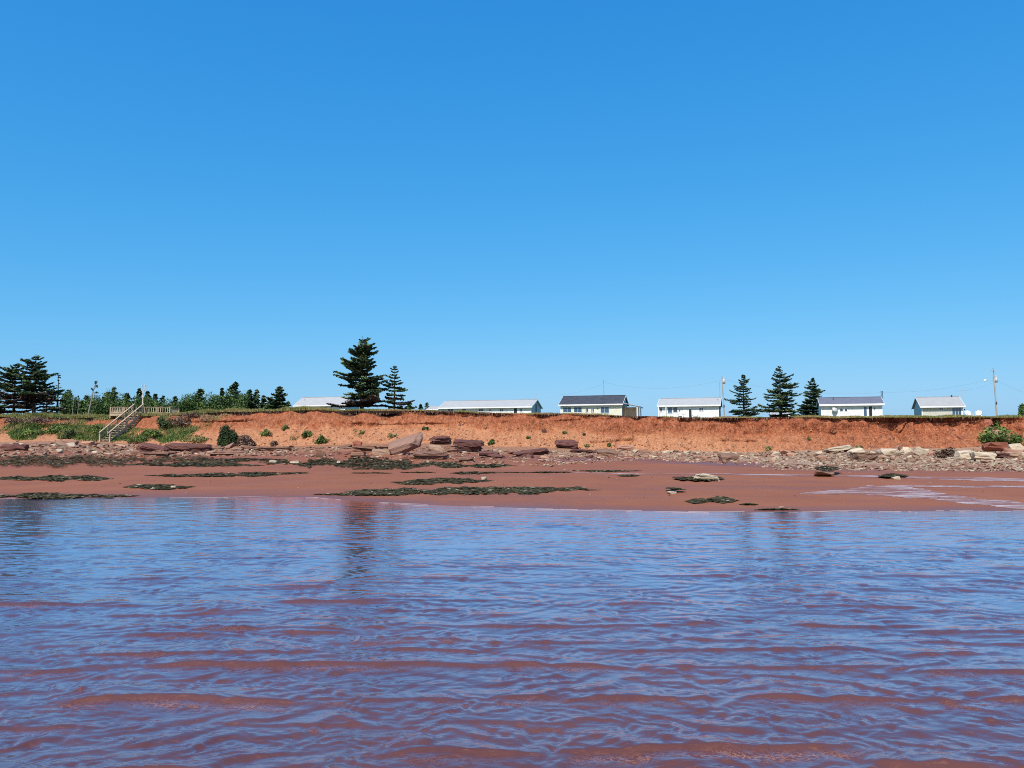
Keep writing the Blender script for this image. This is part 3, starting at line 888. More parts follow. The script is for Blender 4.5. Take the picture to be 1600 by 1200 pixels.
SHORT = {101: 'the huge tilted brown slab', 102: 'the big undercut dark block', 106: 'the low tan boulder', 107: 'the long purple slab under the spruce', 110: 'the lone small brown boulder',
         115: 'the lone dark boulder', 117: 'the tipped striped slab', 118: 'the brown flat topped block', 119: 'the pale pointed rock', 122: 'the dark brown block',
         123: 'the propped cream slab', 124: 'the rounded brown boulder', 126: 'the broad cream block', 128: 'the leaning cream triangle', 130: 'the big cream boulder by the dry bush',
         131: 'the wide cream boulder', 132: 'the stacked red blocks', 137: 'the dark striped wedge', 139: 'the black shadowed ledge', 142: 'the pink slab by the grass',
         143: 'the dark ledge at the left end', 144: 'the stair foot', 141: 'the purple wedge under the shrub', 145: 'the long purple ledge', 121: 'the thin dark slab'}
COLN = {'tan_sandstone': 'tan', 'pink_sandstone': 'pink', 'pale_sandstone': 'cream', 'dark_red_sandstone': 'dark', 'purple_sandstone': 'purple'}
USED = set()
def slab_label(px, row, size, mname):
    ks = sorted((b for b in BOULDERS if b[2] in SHORT), key=lambda b: (b[0] - px) ** 2 + (2.5 * (b[1] - row)) ** 2)
    sz = 'large' if size > 15 else 'mid sized' if size > 9.5 else 'small'
    col = COLN[mname]
    out = []
    for k in ks[:3]:
        dx = px - k[0]; q = abs(dx); front = row > k[1] + 6
        if q < 9: w = 'in front of' if row > k[1] else 'behind'
        else:
            side = 'right' if dx > 0 else 'left'
            w = ('just ' if q < 20 else '' if q < 38 else 'well ' if q < 60 else 'far ') + (f'in front and {side} of' if front else f'{side} of')
        out.append(f'{sz} {col} slab {w} {SHORT[k[2]]}')
    for o_ in out:
        if o_ not in USED and len(o_.split()) <= 16:
            USED.add(o_); return o_
    return out[0] if len(out[0].split()) <= 16 else out[0].replace('in front and ', '')
rt = lambda xs, ys: (lambda p: float(np.interp(p, xs, ys)))
scatter(105, 1205, 1615, rt((1200, 1300, 1400, 1600), (708, 705, 704, 701)), rt((1200, 1600), (722, 727)), (9, 27), ['pale', 'pale', 'tan', 'pink', 'tan'], 'loose cream or tan slab in the heap of rubble under the right part of the cliff', 'loose pale slabs under the right part of the cliff', 51)
scatter(48, 960, 1210, rt((960, 1200), (706, 709)), rt((960, 1200), (715, 726)), (8, 19), ['pale', 'tan', 'purple', 'pink', 'tan'], 'loose grey tan slab in the thin rubble strip below the white roofed cottage', 'loose slabs of the thin rubble strip', 52)
scatter(60, 470, 960, rt((470, 700, 960), (699, 702, 706)), rt((470, 700, 960), (713, 722, 722)), (8, 26), ['purple', 'purple', 'tan', 'pink', 'dark'], 'flat purplish slab in the low ledges around the big boulders', 'flat slabs among the big boulders', 53, (.16, .34))
scatter(70, -15, 470, rt((0, 160, 220, 340, 470), (695, 697, 699, 701, 701)), rt((0, 470), (711, 712)), (8, 26), ['purple', 'pink', 'tan', 'purple', 'pale'], 'flat pink slab in the rubble strip on either side of the stair foot', 'flat slabs in the rubble near the stair', 54, (.15, .32))

# small rubble and pebbles, beyond counting
def pebble_field(name, n, px_rng, rows0, rows1, size, mats, label, seed, bias=1.0):
    g = np.random.default_rng(seed)
    base = []
    for i in range(6):
        me = rock_mesh(700 + i, False); me.calc_loop_triangles()
        v = np.array([q.co for q in me.vertices]); f = np.array([t.vertices for t in me.loop_triangles]); base.append((v, f))
    px = g.uniform(*px_rng, n)
    lo = np.interp(px, *rows0); hi = np.interp(px, *rows1)
    row = lo + (hi - lo) * g.random(n) ** bias
    keep = (fbm(px * .03, row * .25, 3, seed) > -.35)
    px, row = px[keep], row[keep]; n = len(px)
    P = ground_hits(px, row)
    per = {m: ([], [], 0) for m in mats}
    sz = (size[0] + (size[1] - size[0]) * g.random(n) ** 3) * P[:, 1] / FPX
    Vs = {m: [] for m in mats}; Fs = {m: [] for m in mats}; cnt = {m: 0 for m in mats}
    for i in range(n):
        v, f = base[g.integers(6)]
        m = mats[g.integers(len(mats))]
        a = g.uniform(0, 6.28); ca, sa = math.cos(a), math.sin(a)
        q = v * (sz[i] * 1.15, sz[i] * g.uniform(.6, 1), sz[i] * g.uniform(.18, .6))
        q = np.stack([q[:, 0] * ca - q[:, 1] * sa, q[:, 0] * sa + q[:, 1] * ca, q[:, 2] - sz[i] * .08], 1) + P[i]
        Vs[m].append(q); Fs[m].append(f + cnt[m]); cnt[m] += len(v)
    V = []; F = []; mi = []; off = 0
    for k, m in enumerate(dict.fromkeys(mats)):
        if not Vs[m]: continue
        V.append(np.concatenate(Vs[m])); f = np.concatenate(Fs[m]); F.append(f + off); off += len(V[-1]); mi.append(np.full(len(f), k))
    me = np_mesh(name, np.concatenate(V), np.concatenate(F))
    o = link(name, me, [MR[m] for m in dict.fromkeys(mats)])
    me.polygons.foreach_set('material_index', np.concatenate(mi).astype(np.int32))
    tag(o, label, 'rubble', None, 'stuff')
XR = (-40, 1640)
pebble_field('rubble', 5200, (1190, 1640), ((1190, 1640), (707, 700)), ((1190, 1640), (734, 738)), (1.6, 7), ['pale', 'tan', 'pink', 'pale'], 'pale broken stones and shingle along the foot of the cliff on the right', 61, .8)
pebble_field('rubble', 2200, (850, 1200), ((850, 1200), (705, 708)), ((850, 1000, 1200), (729, 719, 729)), (1.4, 6), ['tan', 'pale', 'pink'], 'thin strip of broken stones below the middle of the cliff', 62, 1.5)
pebble_field('rubble', 1400, (440, 870), ((440, 870), (698, 704)), ((440, 870), (716, 730)), (1.4, 7), ['purple', 'tan', 'pink', 'pale'], 'purplish broken stones among the big boulders', 63, 1.2)
pebble_field('rubble', 2300, XR[:1] + (450,), ((0, 160, 450), (693, 695, 700)), ((0, 250, 450), (716, 714, 713)), (1.4, 9), ['pink', 'tan', 'pink', 'pale', 'tan'], 'pink and cream broken stones in front of the stair', 64, 1.0)
pebble_field('pebbles', 260, (0, 1600), ((0, 1600), (722, 738)), ((0, 1600), (775, 790)), (1, 3), ['pale', 'tan', 'dark'], 'few scattered pebbles on the open sand', 65)

# crumbs of earth and stone on the cliff face
CL = {'light': rock_mat('dry_clod', (.36, .165, .088), (.41, .195, .105), (.47, .24, .14)), 'mid': rock_mat('red_clod', (0.288, 0.108, 0.052), (0.352, 0.140, 0.068), (0.400, 0.176, 0.092)),
      'stone': rock_mat('clod_stone', (0.240, 0.120, 0.080), (0.304, 0.168, 0.120), (0.368, 0.224, 0.168))}
def face_crumbs():
    g = np.random.default_rng(77)
    P = CLIFF_V[2:74, 26:-26].reshape(-1, 3)
    hv = np.repeat(np.clip(v[2:74], 0, 1)[:, None], nX - 52, 1).ravel()
    w = (1 - hv) ** 1.4 * (.4 + np.clip(fbm(P[:, 0] * .3, P[:, 2] * .8, 3, 301) + .5, 0, 1))
    w *= np.interp(P[:, 0], (-45, -30, 0, 60), (.15, .6, 1, 1))
    idx = g.choice(len(P), 5200, p=w / w.sum())
    me0 = rock_mesh(733, False); me0.calc_loop_triangles()
    b = np.array([q.co for q in me0.vertices]); f0 = np.array([t.vertices for t in me0.loop_triangles])
    n = len(idx)
    s = .04 + .24 * g.random(n) ** 5
    a = g.uniform(0, 6.28, n)
    q = b[None] * np.stack([s, s * g.uniform(.7, 1, n), s * g.uniform(.5, .9, n)], -1)[:, None]
    x = q[..., 0] * np.cos(a)[:, None] - q[..., 1] * np.sin(a)[:, None]; y = q[..., 0] * np.sin(a)[:, None] + q[..., 1] * np.cos(a)[:, None]
    V = np.stack([x, y, q[..., 2] - s[:, None] * .3], -1) + P[idx][:, None]
    F = f0[None] + (np.arange(n) * len(b))[:, None, None]
    me = np_mesh('crumbs', V.reshape(-1, 3), F.reshape(-1, 3))
    o = link('clods', me, [CL['light'], CL['mid'], CL['stone']])
    me.polygons.foreach_set('material_index', np.repeat(g.choice([0, 0, 1, 1, 2], n), len(f0)).astype(np.int32))
    tag(o, 'clods of earth and small stones strewn down the red cliff face', 'clods', None, 'stuff')
face_crumbs()

# ------------------------------------------------------------------ seaweed
weed = mat('seaweed', (.03, .032, .016), .8, .12)
a_ = attr(weed, 'var')
L(weed, ramp(weed, a_.outputs['Fac'], [(0, (.028, .020, .010)), (.4, (.060, .050, .022)), (.7, (.105, .088, .038)), (.9, (.17, .115, .058)), (.95, (.20, .085, .05)), (1, (.42, .36, .25))]).outputs[0], bsdf(weed).inputs['Base Color'])
def weed_patch(cx, row, hw, hr, label, seed, dens=1.0, tail=0.0, z=.0, kind=None):
    g = np.random.default_rng(seed)
    n = int(min(34000, 34 * hw * max(hr, 1.0) * dens) + 160)
    t = g.uniform(-1, 1, n); s = g.uniform(-1, 1, n)
    shape = np.clip(1 - np.abs(t) ** 2.2, 0, 1) * (.70 + .75 * fbm(t * hw * .028 + seed, seed * .3, 2, seed % 50) + .45 * fbm(t * hw * .22, seed * .7, 3, seed % 43))
    centre = tail * t + .5 * fbm(t * hw * .035 + seed * 2, 1.5, 2, seed % 41)
    ok = np.abs(s - centre) < np.maximum(shape * (.45 + .75 * g.random(n) ** .8), .06)
    ok &= fbm(t * hw * .09, s * hr * .55, 3, seed % 37) > g.uniform(-.75, .0, n)
    ok &= np.abs(t) < 1 - .25 * g.random(n)
    t, s = t[ok], s[ok]; n = len(t)
    P = ground_hits(cx + t * hw, row + s * hr)
    hgt = (.008 + .04 * g.random(n) ** 2) * np.clip(1.25 - np.abs(t), .3, 1)
    L_ = g.uniform(.04, .15, n) * (P[:, 1] / 32) ** .5; W_ = L_ * g.uniform(.25, .6, n)
    a = g.uniform(0, 6.28, n); tl = g.uniform(-.12, .12, n)
    ux, uy = np.cos(a), np.sin(a)
    c = P + np.stack([0 * a, 0 * a, hgt * g.random(n) + .01 + z], -1)
    du = np.stack([ux * L_, uy * L_, tl * L_ * .6], -1); dv = np.stack([-uy * W_, ux * W_, g.uniform(-.15, .15, n) * W_], -1)
    V = np.stack([c - du - dv * .4, c - dv, c + du + dv * .2, c + dv], 1)
    V[:, :, 2] = np.maximum(V[:, :, 2], P[:, None, 2] + .004)
    F = np.arange(n * 4).reshape(n, 4)
    var = np.clip(g.normal(.40, .2, n), 0, .94)
    var[g.random(n) < .035] = 1
    me = np_mesh('seaweed', V.reshape(-1, 3), F, {'var': (var, 'FACE')})
    tag(link('seaweed', me, weed), label, 'seaweed', None, kind)
weed_patch(150, 721, 260, 11, 'long dark seaweed band below the rubble at the left end of the beach', 1, 1.6, 0, .05, kind='stuff')
weed_patch(300, 726, 120, 4.0, 'thin seaweed streak along the lower right of the left weed band', 2, 1.2)
weed_patch(565, 724, 165, 10, 'wide dark seaweed band lying in front of the huge tilted slab', 3, 1.5, .1, kind='stuff')
weed_patch(700, 727, 110, 4.5, 'right hand tail of the dark seaweed band in front of the rock ledges', 4, 1.0, .2)
weed_patch(380, 719, 80, 3, 'narrow weed streak just below the broad purple ledge', 5, .8)
weed_patch(75, 747.5, 105, 5, 'narrow seaweed streak on the sand at the far left', 6, 1.3)
weed_patch(340, 742.5, 118, 3.0, 'thin seaweed line across the sand left of centre', 7, 1.2, -.4)
weed_patch(430, 739.5, 60, 1.6, 'very thin seaweed line right of the thin line left of centre', 8, 1.0)
weed_patch(248, 761.5, 58, 4.2, 'seaweed patch with pale stones alone on the sand near the water', 9, 1.5)
weed_patch(90, 775.5, 130, 4.5, 'seaweed lining the water edge at the far left', 10, 1.5, -.2)
weed_patch(690, 752.5, 80, 5.2, 'middle seaweed patch in two lobes on the sand below the ledges', 11, 1.4, -.35)
weed_patch(735, 767.5, 205, 6.5, 'longest seaweed patch on the open sand near the water', 12, 1.5, -.3)
weed_patch(590, 772, 70, 3, 'ragged left end of the longest seaweed patch', 13, 1.2, -.2)
weed_patch(520, 773, 30, 1.2, 'small scrap of weed at the water edge left of the longest patch', 14, 1.2)
weed_patch(580, 739.5, 35, 1.0, 'short weed line on the sand below the seaweed band', 15, 1.2)
weed_patch(652, 738.5, 30, 1.4, 'second short weed line right of the one below the seaweed band', 16, 1.2)
weed_patch(760, 739, 60, 2.4, 'thin weed line on the sand right of the two short ones', 17, 1.2, -.3)
weed_patch(945, 736, 60, 1.8, 'weed line with pale pebbles at the left end of the wet channel', 18, 1.2)
weed_patch(982, 743.5, 17, 1.4, 'small weed scrap just below the left end of the wet channel', 19, 1.5)
weed_patch(850, 738.5, 50, 1.2, 'faint weed line left of the wet channel', 20, 1.2)
weed_patch(1090, 749, 42, 4.2, 'weed draped round the foot of the whitish hump', 21, 1.4, 0, .05)
weed_patch(1056, 768, 16, 3.0, 'small weed scrap on a pale stone on the open sand', 22, 1.6, .3, .08)
weed_patch(1112, 783, 40, 6.5, 'round seaweed patch close to the water on the right', 23, 1.6)
weed_patch(1170, 788.5, 14, 1.2, 'tiny weed scrap right of the round patch', 24, 1.4)
weed_patch(1294, 740, 22, 5, 'weed hanging over the brown rock by the stream', 25, 1.6, 0, .25)
weed_patch(1396, 746, 24, 3.6, 'small weed patch with a pale stone near the stream', 26, 1.6, 0, .06)
weed_patch(1215, 797, 36, .6, 'thin weed fringe at the water edge right of the round patch', 27, 1.3)

# ------------------------------------------------------------------ grass and low plants
def leaf_mat(name, stops, tr=.0, rough=.7):
    m = mat(name, stops[1][1], rough, .2)
    a = attr(m, 'var')
    L(m, ramp(m, a.outputs['Fac'], stops).outputs[0], bsdf(m).inputs['Base Color'])
    return m
grass_m = leaf_mat('grass', [(0, (.060, .080, .022)), (.35, (.115, .135, .036)), (.65, (.20, .185, .06)), (.85, (.30, .23, .105)), (1, (.26, .14, .08))])
green_m = leaf_mat('herb_leaves', [(0, (.030, .052, .014)), (.4, (.075, .118, .026)), (.75, (.14, .19, .042)), (1, (.22, .24, .075))])
shrub_m = leaf_mat('shrub_leaves', [(0, (.014, .026, .010)), (.5, (.035, .058, .018)), (1, (.085, .115, .04))])
dry_m = leaf_mat('dry_twigs', [(0, (.05, .028, .02)), (.5, (.13, .075, .055)), (1, (.24, .17, .12))])

def blades(name, P, hgt, wid, var, m, label, seed, lean=.35, kind='stuff', cat='grass'):
    g = np.random.default_rng(seed); n = len(P)
    a = g.uniform(0, 6.28, n); b = g.uniform(0, 6.28, n)
    side = np.stack([np.cos(a), np.sin(a), 0 * a], -1) * (wid * .5)[:, None]
    ld = np.stack([np.cos(b), np.sin(b), 0 * b], -1) * (hgt * lean * g.random(n))[:, None]
    up = np.stack([0 * a, 0 * a, hgt], -1)
    V = np.stack([P - side, P + side, P + up * .6 + ld * .4 + side * .7, P + up + ld - side * .25], 1)
    me = np_mesh(name, V.reshape(-1, 3), np.arange(n * 4).reshape(n, 4), {'var': (np.clip(var, 0, 1), 'FACE')})
    return tag(link(name, me, m), label, cat, None, kind)

def grass_fields():
    g = np.random.default_rng(91)
    # fringe along the lip and the meadow just behind it
    n = 90000
    X = g.uniform(-64, 57, n)
    pxx = 800 + FPX * X / 84
    back = np.interp(pxx, (0, 300, 450, 520, 1600), (10, 7, 4, 2.5, 2.0))
    d = -.28 + back * g.random(n) ** 2.2
    lipY = np.interp(X, Xs, CLIFF_V[-1, :, 1]); lipZ = np.interp(X, Xs, CLIFF_V[-1, :, 2])
    Y = lipY + d
    Z = np.where(d > 0, meadow_z(X, np.maximum(Y, lipY + .01)), lipZ - .06)
    clump = fbm(X * .45, Y * .3, 3, 311)
    k = clump + np.interp(pxx, (0, 300, 460, 560, 760, 900, 1180, 1280, 1450, 1560, 1600), (.6, .6, .5, .2, -.2, -.35, -.15, .05, .0, .15, .0)) > g.uniform(-.45, .35, n)
    X, Y, Z, pxx, clump = X[k], Y[k], Z[k], pxx[k], clump[k]
    h = g.uniform(.06, .42, len(X)) * np.interp(pxx, (0, 330, 460, 560, 700, 900, 1200, 1450, 1600), (1.15, 1.0, .75, .5, .28, .25, .34, .5, .5)) * np.clip(1 + 1.1 * fbm(X * .6, Y * .2, 3, 312), .25, 2)
    var = .38 + .35 * fbm(X * .3, Y * .2, 3, 313) + .16 * g.normal(size=len(X)) + np.interp(pxx, (0, 100, 460, 700, 1000, 1600), (0.1, .15, .12, .32, .36, .2))
    blades('grass', np.stack([X, Y, Z], -1), h, .05 + .05 * g.random(len(X)), var, grass_m, 'rough grass fringing the lip of the cliff', 92)
    # roots and turf hanging over the undercut
    n = 16000
    X = -62 + 118 * g.random(n) ** 1.35; k = np.interp(X, Xs, over) * np.interp(X, (-60, -10, 10, 60), (1.1, 1, .28, .2)) > g.random(n) * .9
    X = X[k]; n = len(X)
    P = np.stack([X, np.interp(X, Xs, CLIFF_V[-1, :, 1]) - .03, np.interp(X, Xs, CLIFF_V[-1, :, 2]) - .02], -1)
    blades('hanging_turf', P, -(.08 + .40 * g.random(n) ** 2) * np.interp(X, (-60, -36, -14, 0), (2.0, 1.8, 1.1, .8)), .04 + .06 * g.random(n), .75 + .2 * g.normal(size=n), dry_m, 'roots and torn turf hanging from the lip of the cliff', 93, .3, cat='turf')
    # grass and herbs growing down the slope on the left
    n = 150000
    ri = g.integers(2, len(v) - 8, n); X = g.uniform(-60, -14, n)
    ci = np.searchsorted(Xs, X).clip(1, nX - 1)
    P = CLIFF_V[ri, ci] + np.stack([g.uniform(-.06, .06, n), g.uniform(-.1, .1, n), 0 * X], -1)
    pz = 800 + FPX * P[:, 0] / P[:, 1]
    hh_ = v[ri]
    cov = fbm(P[:, 0] * .22, hh_ * 2.6, 3, 321) * .9 + .45 * fbm(P[:, 0] * .9, hh_ * 6, 2, 323)
    cov += np.interp(pz, (0, 30, 160, 205, 225, 260, 330, 345, 440), (.15, .45, .5, .2, .22, .45, .25, -.3, -.7))
    cov += np.where((hh_ > .60) & (hh_ < .86), -.45, 0) * np.interp(pz, (60, 120, 240), (0.1, .8, .35))
    cov -= np.clip((.13 - hh_) / .1, 0, 1) + .16
    def bare(p0, p1, a0, a1): return np.clip(np.minimum((pz - p0) / 10, (p1 - pz) / 10), 0, 1) * np.clip(np.minimum((hh_ - a0) / .08, (a1 - hh_) / .08), 0, 1)
    for q in ((203, 252, .50, 1.0), (52, 98, -.1, .36), (298, 352, -.1, .48), (-20, 22, -.1, .5), (228, 250, -.1, .25), (130, 205, .62, .86)): cov -= .9 * bare(*q)
    brown = np.clip((hh_ - .62) / .12, 0, 1) * np.interp(pz, (50, 100, 160, 190, 250, 265), (.8, .9, .6, .0, .2, .8)) + bare(262, 330, .35, .9) * .6
    k = cov > g.uniform(-.34, .42, n)
    P, cov, hh_, brown = P[k], cov[k], hh_[k], brown[k]
    hot = fbm(P[:, 0] * .5, hh_ * 4, 3, 325)
    gm = (hot > -.04) & (g.random(len(P)) > brown)
    h = (.14 + .34 * g.random(len(P))) * np.clip(.5 + cov, .4, 1.2)
    var = .5 + .38 * fbm(P[:, 0] * .6, hh_ * 5, 3, 327) + .17 * g.normal(size=len(P))
    w = .05 + .06 * g.random(len(P))
    blades('grass', P[gm], h[gm], w[gm], var[gm] - .12, green_m, 'green herbs and grass on the slope beside the stair', 94, .6)
    blades('grass', P[~gm], h[~gm], w[~gm], var[~gm] + .05 + .3 * brown[~gm], grass_m, 'brown and yellow grass on the slope beside the stair', 95, .6)
grass_fields()

def foliage(n, radii, g, leaf, clump=14):
    """leaf faces gathered in clumps through an uneven volume, base at z = 0"""
    cc = g.normal(size=(clump, 3)); cc /= np.linalg.norm(cc, axis=1)[:, None]
    cc *= (g.random(clump) ** .45)[:, None] * .75
    cc[:, 2] = np.abs(cc[:, 2]) * 1.1 - .1
    rc = g.uniform(.28, .5, clump)
    i = g.integers(0, clump, n)
    d = g.normal(size=(n, 3)); d /= np.linalg.norm(d, axis=1)[:, None]
    p = cc[i] + d * (rc[i] * g.random(n) ** .4)[:, None]
    p[:, 2] = np.maximum(p[:, 2], -.15) + .15
    p *= np.asarray(radii)[None]
    s = leaf * g.uniform(.6, 1.4, n)
    u = g.normal(size=(n, 3)); u /= np.linalg.norm(u, axis=1)[:, None]
    w = np.cross(u, d + .4 * g.normal(size=(n, 3))); w /= np.maximum(np.linalg.norm(w, axis=1), 1e-4)[:, None]
    V = np.stack([p - u * s[:, None], p - w * s[:, None] * .5, p + u * s[:, None], p + w * s[:, None] * .5], 1)
    var = np.clip(g.uniform(.1, .8, clump)[i] + .2 * g.normal(size=n), 0, 1)
    return V, var

def shrub(px, row, wpx, hpx, label, seed, m=None, n=None, cliff=True, Y=None, leaf=.10, name='shrub', cat='shrub', stems=True):
    g = np.random.default_rng(seed); r = random.Random(seed)
    if Y is not None:
        p = at(px, row, Y); p.z = min(p.z, float(meadow_z(p.x, Y)) + 0.0)
        hh0 = (at(px, row - hpx, Y).z - p.z)
    else:
        p = cliff_hit(px, row) if cliff else ground_hit(px, row)
        hh0 = hpx * p.y / FPX
    s = p.y / FPX
    w = wpx * s / 2
    root = empty(name, p)
    V, var = foliage(n or int(500 + 9 * wpx * hpx), (w * 1.1, w * .9, hh0 * .9), g, leaf, max(6, int(wpx * .6)))
    me = np_mesh('foliage', V.reshape(-1, 3), np.arange(len(V) * 4).reshape(-1, 4), {'var': (var, 'FACE')})
    link('foliage', me, m or shrub_m, root)
    if stems:
        mb = MB()
        for k in range(5):
            a = r.uniform(0, 6.28); q = r.uniform(.3, .75)
            mb.tube([(0, 0, -.15), (math.cos(a) * w * q * .4, math.sin(a) * w * q * .3, hh0 * .35), (math.cos(a) * w * q, math.sin(a) * w * q * .7, hh0 * .75)], [.03, .022, .008], 5)
        mb.build('stem', bark, root)
    return tag(root, label, cat)

bark = mat('bark', (.07, .05, .038), .9, .1)
nb = noise(bark, 6, 4, .7, None, (1, 1, .25)); L(bark, ramp(bark, nb.outputs['Fac'], [(.3, (.04, .028, .02)), (.7, (.13, .10, .08))]).outputs[0], bsdf(bark).inputs['Base Color'])
grey_bark = mat('weathered_dead_wood', (.22, .19, .17), .9, .1)

shrub(356, 696, 34, 31, 'dense dark green shrub at the foot of the cliff right of the stair', 501)
shrub(384, 697, 30, 16, 'low olive shrub right of the dense dark green shrub', 502, dry_m)
shrub(416, 681, 20, 10, 'small green tuft on the cliff right of the olive shrub', 503, green_m, 500)
shrub(447, 671, 16, 8, 'faint olive tuft high on the cliff right of the olive shrub', 504, grass_m, 260)
shrub(481, 682, 18, 12, 'bright green tuft on the cliff, upper of a pair below the far left roof', 505, green_m, 500)
shrub(502, 693, 22, 15, 'round bright green bush on the cliff, lower of a pair below the far left roof', 506, green_m, 700)
shrub(428, 697, 12, 9, 'small dry brown bush at the foot of the cliff by the olive shrub', 507, dry_m, 250)
shrub(664, 671, 14, 6, 'single green tuft high on the cliff below the two big spruces', 508, green_m, 300)
shrub(768, 694, 14, 8, 'green tuft at the foot of the cliff right of the undercut block', 509, green_m, 320)
shrub(613, 683, 16, 6, 'thin tuft on the cliff above the huge tilted slab', 510, grass_m, 220)
shrub(566, 677, 12, 7, 'thin olive tuft on the cliff left of the huge tilted slab', 511, grass_m, 200)
shrub(882, 677, 8, 5, 'small olive tuft on the cliff above the lone dark boulder', 512, grass_m, 220)
shrub(912, 680, 5, 4, 'tiny dark tuft on the cliff up and right of the lone dark boulder', 513, shrub_m, 140)
shrub(952, 697, 9, 5, 'small green tuft above the brown flat topped block', 514, green_m, 200)
shrub(918, 698, 12, 6, 'low dry tuft beside the lone dark boulder', 515, grass_m, 200)
shrub(826, 684, 7, 4, 'small green tuft halfway up the cliff above the layered slabs', 516, green_m, 180)
shrub(1200, 704, 10, 8, 'small olive tuft at the foot of the cliff below the three spruces', 517, grass_m, 200)
shrub(1265, 687, 8, 5, 'scrap of green on the cliff face below the blue roofed cottage', 518, grass_m, 120)
shrub(1340, 702, 22, 7, 'dry tuft behind the cream slabs below the blue roofed cottage', 519, grass_m, 300)
shrub(1477, 715, 32, 16, 'reddish dry bush growing among the cream blocks', 520, dry_m, 900, cliff=False)
shrub(1482, 712, 22, 12, 'dark green sprays inside the reddish dry bush', 521, shrub_m, 380, cliff=False)
shrub(1560, 690, 56, 25, 'bright green creeper spreading over the cliff by the stack of red blocks', 522, green_m, 2600, leaf=.13)
shrub(1583, 694, 34, 20, 'right hand lobe of the bright green growth on the cliff', 523, green_m, 1200)
shrub(1555, 668, 16, 18, 'green sprig climbing the cliff above the bright creeper', 524, green_m, 500)
shrub(1552, 678, 18, 8, 'pale flowering top of the bright green creeper', 525, grass_m, 300)
shrub(258, 668, 30, 20, 'rounded olive bush on the slope right of the stair head', 526, shrub_m, 1100)
shrub(285, 664, 40, 14, 'brown brushy growth on the slope right of the olive bush', 527, dry_m, 900)
shrub(240, 682, 36, 12, 'low green bush on the slope right of the stair', 528, green_m, 900)
shrub(215, 690, 40, 12, 'green growth under the right side of the stair', 529, green_m, 900)
shrub(110, 685, 30, 16, 'dark green bush on the slope left of the stair', 530, shrub_m, 900)
shrub(150, 678, 34, 16, 'green bush on the slope touching the left side of the stair', 531, green_m, 1000)
shrub(50, 682, 50, 12, 'yellow green growth on the slope at the far left', 532, green_m, 1000)
shrub(90, 676, 40, 12, 'yellow green growth on the slope left of the dark green bush', 533, green_m, 900)
shrub(310, 690, 50, 10, 'yellow green growth low on the slope left of the dense shrub', 534, grass_m, 900)
shrub(300, 652, 50, 9, 'dark brown brush just under the lip right of the deck', 535, dry_m, 700)
shrub(60, 660, 60, 10, 'purple brown brush under the lip below the left spruces', 536, dry_m, 900)
shrub(20, 662, 40, 10, 'brown brush under the lip at the far left', 537, dry_m, 700)

# ------------------------------------------------------------------ trees
needle_m = leaf_mat('spruce_needles', [(0, (.017, .032, .020)), (.45, (.046, .078, .039)), (.8, (.088, .130, .054)), (1, (.15, .18, .07))], rough=.65)
brown_needle_m = leaf_mat('dying_needles', [(0, (.03, .02, .018)), (.5, (.075, .05, .04)), (1, (.13, .09, .07))])
leaves_m = leaf_mat('broad_leaves', [(0, (.020, .042, .014)), (.5, (.055, .100, .026)), (1, (.115, .17, .042))])

